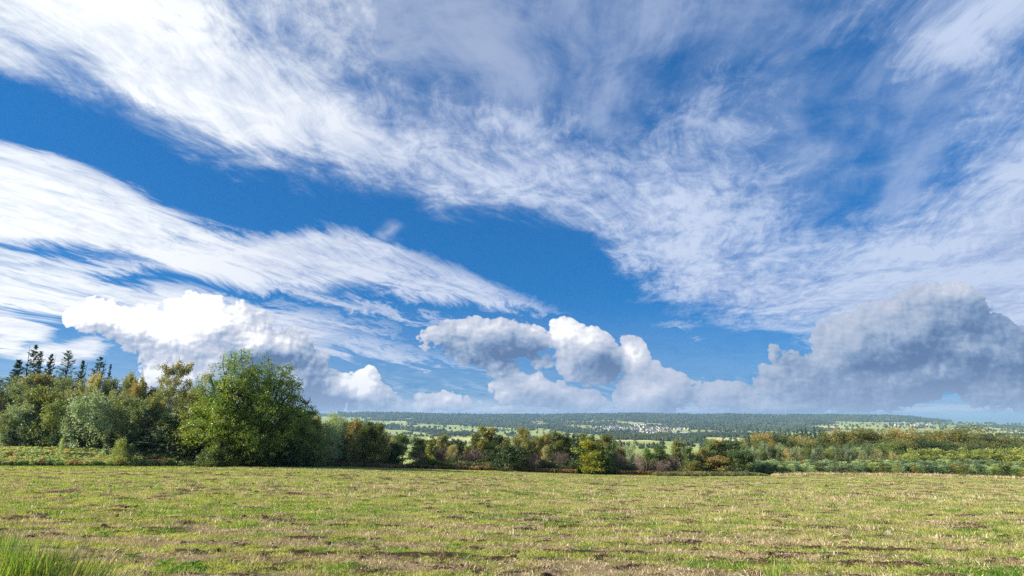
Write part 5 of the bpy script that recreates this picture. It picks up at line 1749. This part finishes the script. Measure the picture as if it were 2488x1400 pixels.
iff = np.array([(0, 11, 5), (0, 5, 1), (0, 1, 7), (0, 7, 10), (0, 10, 11), (1, 5, 9), (5, 11, 4), (11, 10, 2), (10, 7, 6), (7, 1, 8), (3, 9, 4), (3, 4, 2), (3, 2, 6), (3, 6, 8), (3, 8, 9), (4, 9, 5), (2, 4, 11), (6, 2, 10), (8, 6, 7), (9, 8, 1)])
rad = gf.uniform(5.0, 9.5, n_) * np.interp(Yw, [1200, 4000, 8000], [0.75, 1.0, 1.5]) * lobe
hh = rad * gf.uniform(0.9, 1.5, n_)
rot = gf.random(n_) * 6.283
c_, s__ = np.cos(rot), np.sin(rot)
bv = iv[None] * (1 + 0.25 * gf.normal(size=(n_, 12, 1)))
vx = (bv[..., 0] * c_[:, None] - bv[..., 1] * s__[:, None]) * rad[:, None]
vy = (bv[..., 0] * s__[:, None] + bv[..., 1] * c_[:, None]) * rad[:, None]
vz = bv[..., 2] * hh[:, None]
V = np.stack([vx + Xw[:, None], vy + Yw[:, None], vz + (Zw + hh * 0.75)[:, None]], -1).reshape(-1, 3)
F = (iff[None] + (np.arange(n_) * 12)[:, None, None]).reshape(-1, 3)


def b_far(t, bs):
    geo = t.node('ShaderNodeNewGeometry')
    rnd = Sock(t.nt, geo.outputs['Random Per Island'])
    n1_ = t.noise(Sock(t.nt, geo.outputs['Position']), 0.004, 3.0, 0.6)
    c = t.ramp((rnd - 0.5) * 0.55 + (n1_ - 0.5) * 1.6 + 0.45, [(0.0, (0.035, 0.055, 0.034)), (0.4, (0.06, 0.085, 0.045)), (0.7, (0.11, 0.125, 0.06)), (1.0, (0.19, 0.155, 0.075))])
    t.put(bs.inputs['Base Color'], c)


M_FAR = material('far_crowns', b_far, 1.0, 0.0)
me = new_mesh('distant_woods', V, F, [M_FAR])
tag(link('distant_woods', me), label='woods, hedges and scattered trees across the valley and far hills', kind='stuff')

# ------------------------------------------------------------------ houses
def plain(name, col, rough=0.8):
    def bb(t, bs):
        co = t.node('ShaderNodeTexCoord')
        n_ = t.noise(Sock(t.nt, co.outputs['Object']), 1.2, 4.0, 0.6)
        t.put(bs.inputs['Base Color'], t.mix(n_, tuple(c * 0.8 for c in col), tuple(min(1, c * 1.15) for c in col)))
    return material(name, bb, rough, 0.2)


WALLS = [plain('white_render', (0.80, 0.78, 0.74)), plain('pale_stone', (0.46, 0.42, 0.36)), plain('red_brick', (0.36, 0.17, 0.12))]
ROOFS = [plain('slate_roof', (0.10, 0.11, 0.13)), plain('red_tile', (0.30, 0.12, 0.08)), plain('metal_roof', (0.62, 0.66, 0.72), 0.4)]
M_GLASS = plain('window_dark', (0.05, 0.06, 0.07), 0.2)


def house_mesh(w, d, h, rh, wall, roof, chimney=True):
    V = [(-w/2, -d/2, 0), (w/2, -d/2, 0), (w/2, d/2, 0), (-w/2, d/2, 0), (-w/2, -d/2, h), (w/2, -d/2, h), (w/2, d/2, h), (-w/2, d/2, h), (-w/2, 0, h + rh), (w/2, 0, h + rh)]
    F = [(0, 1, 5, 4), (2, 3, 7, 6), (1, 2, 6, 5), (3, 0, 4, 7), (4, 7, 8), (5, 9, 6)]
    M = [0] * 6
    e = 0.5
    k = len(V)
    V += [(-w/2 - e, -d/2 - e, h - e * rh / d * 2 + .02), (w/2 + e, -d/2 - e, h - e * rh / d * 2 + .02), (w/2 + e, 0, h + rh + .15), (-w/2 - e, 0, h + rh + .15), (-w/2 - e, d/2 + e, h - e * rh / d * 2 + .02), (w/2 + e, d/2 + e, h - e * rh / d * 2 + .02)]
    F += [(k, k + 1, k + 2, k + 3), (k + 5, k + 4, k + 3, k + 2)]
    M += [1, 1]
    if chimney:
        k = len(V)
        x, y, a = w * 0.28, d * 0.12, 0.45
        V += [(x - a, y - a, h), (x + a, y - a, h), (x + a, y + a, h), (x - a, y + a, h), (x - a, y - a, h + rh + 1.1), (x + a, y - a, h + rh + 1.1), (x + a, y + a, h + rh + 1.1), (x - a, y + a, h + rh + 1.1)]
        F += [(k, k + 1, k + 5, k + 4), (k + 1, k + 2, k + 6, k + 5), (k + 2, k + 3, k + 7, k + 6), (k + 3, k, k + 4, k + 7), (k + 4, k + 5, k + 6, k + 7)]
        M += [0] * 5
    # window openings as shallow dark panes set on the long walls
    for s in (-1, 1):
        for i in range(3):
            for z in (1.0, 3.6):
                if z + 1.3 > h:
                    continue
                x = -w * 0.32 + i * w * 0.32
                y = s * (d / 2 + 0.04)
                k = len(V)
                V += [(x - .55, y, z), (x + .55, y, z), (x + .55, y, z + 1.3), (x - .55, y, z + 1.3)]
                F.append((k, k + 1, k + 2, k + 3))
                M.append(2)
    me_ = bpy.data.meshes.new('house')
    me_.from_pydata(V, [], F)
    for m__ in (WALLS[wall], ROOFS[roof], M_GLASS):
        me_.materials.append(m__)
    me_.polygons.foreach_set('material_index', M)
    me_.update()
    return me_


HOUSES = [house_mesh(12, 9, 5.2, 3.8, 0, 0), house_mesh(10, 8, 5.4, 4.2, 0, 0), house_mesh(15, 9, 5.0, 4.0, 0, 1), house_mesh(11, 8.5, 5.5, 3.6, 1, 0), house_mesh(13, 9, 5.2, 4.0, 2, 0), house_mesh(9, 8, 4.0, 3.6, 0, 0)]


def y_at(px, py):
    """distance at which the line of sight through a pixel meets the land"""
    Yc = np.geomspace(600, 8600, 900)
    r_ = rpix(px, py)
    zz = land(r_ * Yc, Yc)
    hit = np.flatnonzero(zz >= tpix(py) * Yc)
    return float(Yc[hit[0]]) if len(hit) else 8000.0


def house(px, py, me_, label, group=None, turn=0.0, scale=1.0, nm='house', cat='house'):
    Y = y_at(px, py)
    X = rpix(px, py) * Y
    o_ = link(nm, me_, None, (X, Y, float(land(X, Y)) - 0.3))
    o_.rotation_euler = (0, 0, turn)
    o_.scale = (scale,) * 3
    tag(o_, label, cat, group)
    return o_


spots = []
tries = 0
while len(spots) < 285 and tries < 9000:
    tries += 1
    x0, x1, ya, yb, hh_ = VILLAGE[[0, 1, 1, 1, 2, 3][gf.integers(0, 6)]]
    t = gf.random()
    px = x0 + (x1 - x0) * t
    px += gf.normal() * 12
    py = ya + (yb - ya) * t + gf.normal() * hh_ * 0.5
    if all(abs(px - a) > 2.2 or abs(py - b) > 0.8 for a, b in spots):
        spots.append((px, py))
for px, py in spots:
    k = gf.choice(6, p=[0.30, 0.22, 0.12, 0.14, 0.07, 0.15])
    house(px, py, HOUSES[k], 'small gabled house among many in the village across the valley', 'houses of the village across the valley', gf.choice([0.2, 1.6, 0.9]) + gf.normal() * 0.3, 1.45)
ham = [(1832 + gf.normal() * 16, 1027 + gf.normal() * 3.0) for _ in range(16)]
for px, py in ham:
    house(px, py, HOUSES[gf.integers(0, 3)], 'white house scattered on the far hillside above the spruce row', 'houses on the far hillside', gf.random() * 3, 1.5)
for _ in range(22):
    house(2200 + gf.normal() * 32, 1032 + gf.normal() * 2.0, HOUSES[gf.integers(0, 4)], 'pale house of the far hamlet just above the beech wood', 'houses of the far hamlet above the beeches', gf.random() * 3, 1.4)
for _ in range(14):
    house(1705 + gf.normal() * 22, 1057 + gf.normal() * 2.2, HOUSES[gf.integers(0, 6)], 'house of the farm hamlet by the pale field right of the village', 'houses of the hamlet right of the village', gf.random() * 3, 1.1)
for _ in range(9):
    house(1010 + gf.normal() * 60, 1050 + gf.normal() * 6, HOUSES[gf.integers(0, 4)], 'lone farmhouse among the valley meadows before the left hills', 'farmhouses in the valley meadows', gf.random() * 3, 1.0)


def hall(px, py, w, d, h, label, turn=0.1, roof=2):
    house(px, py, house_mesh(w, d, h, d * 0.14, 0, roof, False), label, None, turn, 1.0, 'farm_hall', 'hall')


hall(1071, 1066, 32, 20, 6, 'long hall with shiny pale blue roof in the gap between the belt\'s trees')
hall(1283, 1055, 26, 16, 6, 'white hall right of the pointed olive tree')
hall(1660, 1054, 60, 18, 6, 'long white greenhouse-like hall by the tilled strip right of the village', 0.05)
hall(1640, 1053, 40, 18, 6, 'white hall left of the greenhouse-like one', 0.05)
hall(1110, 1076, 18, 9, 4, 'low dark-roofed barn below the shiny hall', 0.1, 0)
# church of the village, castle-like block above it
Y = y_at(1505, 1040)
X = rpix(1505, 1040) * Y
root = bpy.data.objects.new('church', None)
scene.collection.objects.link(root)
root.location = (X, Y, float(land(X, Y)))
tag(root, 'white village church with pointed dark steeple among the houses', 'church')
nave = house_mesh(26, 13, 8, 6, 0, 0, False)
link('nave', nave, root)
tw = bpy.data.meshes.new('tower')
tw.from_pydata([(-19, -3, 0), (-13, -3, 0), (-13, 3, 0), (-19, 3, 0), (-19, -3, 20), (-13, -3, 20), (-13, 3, 20), (-19, 3, 20)], [], [(0, 1, 5, 4), (1, 2, 6, 5), (2, 3, 7, 6), (3, 0, 4, 7), (4, 5, 6, 7)])
tw.materials.append(WALLS[0])
link('tower', tw, root)
st_ = bpy.data.meshes.new('steeple')
st_.from_pydata([(-19.3, -3.3, 20.05), (-12.7, -3.3, 20.05), (-12.7, 3.3, 20.05), (-19.3, 3.3, 20.05), (-16, 0, 36)], [], [(0, 1, 4), (1, 2, 4), (2, 3, 4), (3, 0, 4)])
st_.materials.append(ROOFS[0])
link('steeple', st_, root)
Y = y_at(1486, 1033)
X = rpix(1486, 1033) * Y
root = bpy.data.objects.new('water_tower', None)
scene.collection.objects.link(root)
root.location = (X, Y, float(land(X, Y)))
tag(root, 'pale square tower standing in the meadow above the village', 'tower')
tw = bpy.data.meshes.new('tower_shaft')
tw.from_pydata([(-6, -6, 0), (6, -6, 0), (6, 6, 0), (-6, 6, 0), (-6, -6, 26), (6, -6, 26), (6, 6, 26), (-6, 6, 26)], [], [(0, 1, 5, 4), (1, 2, 6, 5), (2, 3, 7, 6), (3, 0, 4, 7), (4, 5, 6, 7)])
tw.materials.append(WALLS[1])
link('shaft', tw, root)
rf = bpy.data.meshes.new('tower_roof')
rf.from_pydata([(-7, -7, 26), (7, -7, 26), (7, 7, 26), (-7, 7, 26), (-7, -7, 28), (7, -7, 28), (7, 7, 28), (-7, 7, 28)], [], [(0, 1, 5, 4), (1, 2, 6, 5), (2, 3, 7, 6), (3, 0, 4, 7), (4, 5, 6, 7), (3, 2, 1, 0)])
rf.materials.append(ROOFS[0])
link('roof', rf, root)

# ------------------------------------------------------------------ the air of the valley
HAZE = 5.2e-5
zlo = float(Zs.min()) - 1.0
bm = bmesh.new()
bmesh.ops.create_cube(bm, size=1.0)
me = bpy.data.meshes.new('haze')
bm.to_mesh(me); bm.free()
hz_ob = link('haze', me, None, (0, 16000 - 400, (zlo + 70) / 2))
hz_ob.scale = (130000, 34000, 70 - zlo)
hm = bpy.data.materials.new('haze')
hm.use_nodes = True
hm.node_tree.nodes.clear()
pv = hm.node_tree.nodes.new('ShaderNodeVolumePrincipled')
pv.inputs['Color'].default_value = (0.42, 0.66, 1.0, 1.0)
pv.inputs['Density'].default_value = HAZE
pv.inputs['Anisotropy'].default_value = 0.2
ho = hm.node_tree.nodes.new('ShaderNodeOutputMaterial')
hm.node_tree.links.new(pv.outputs[0], ho.inputs['Volume'])
me.materials.append(hm)
tag(hz_ob, kind='stuff')
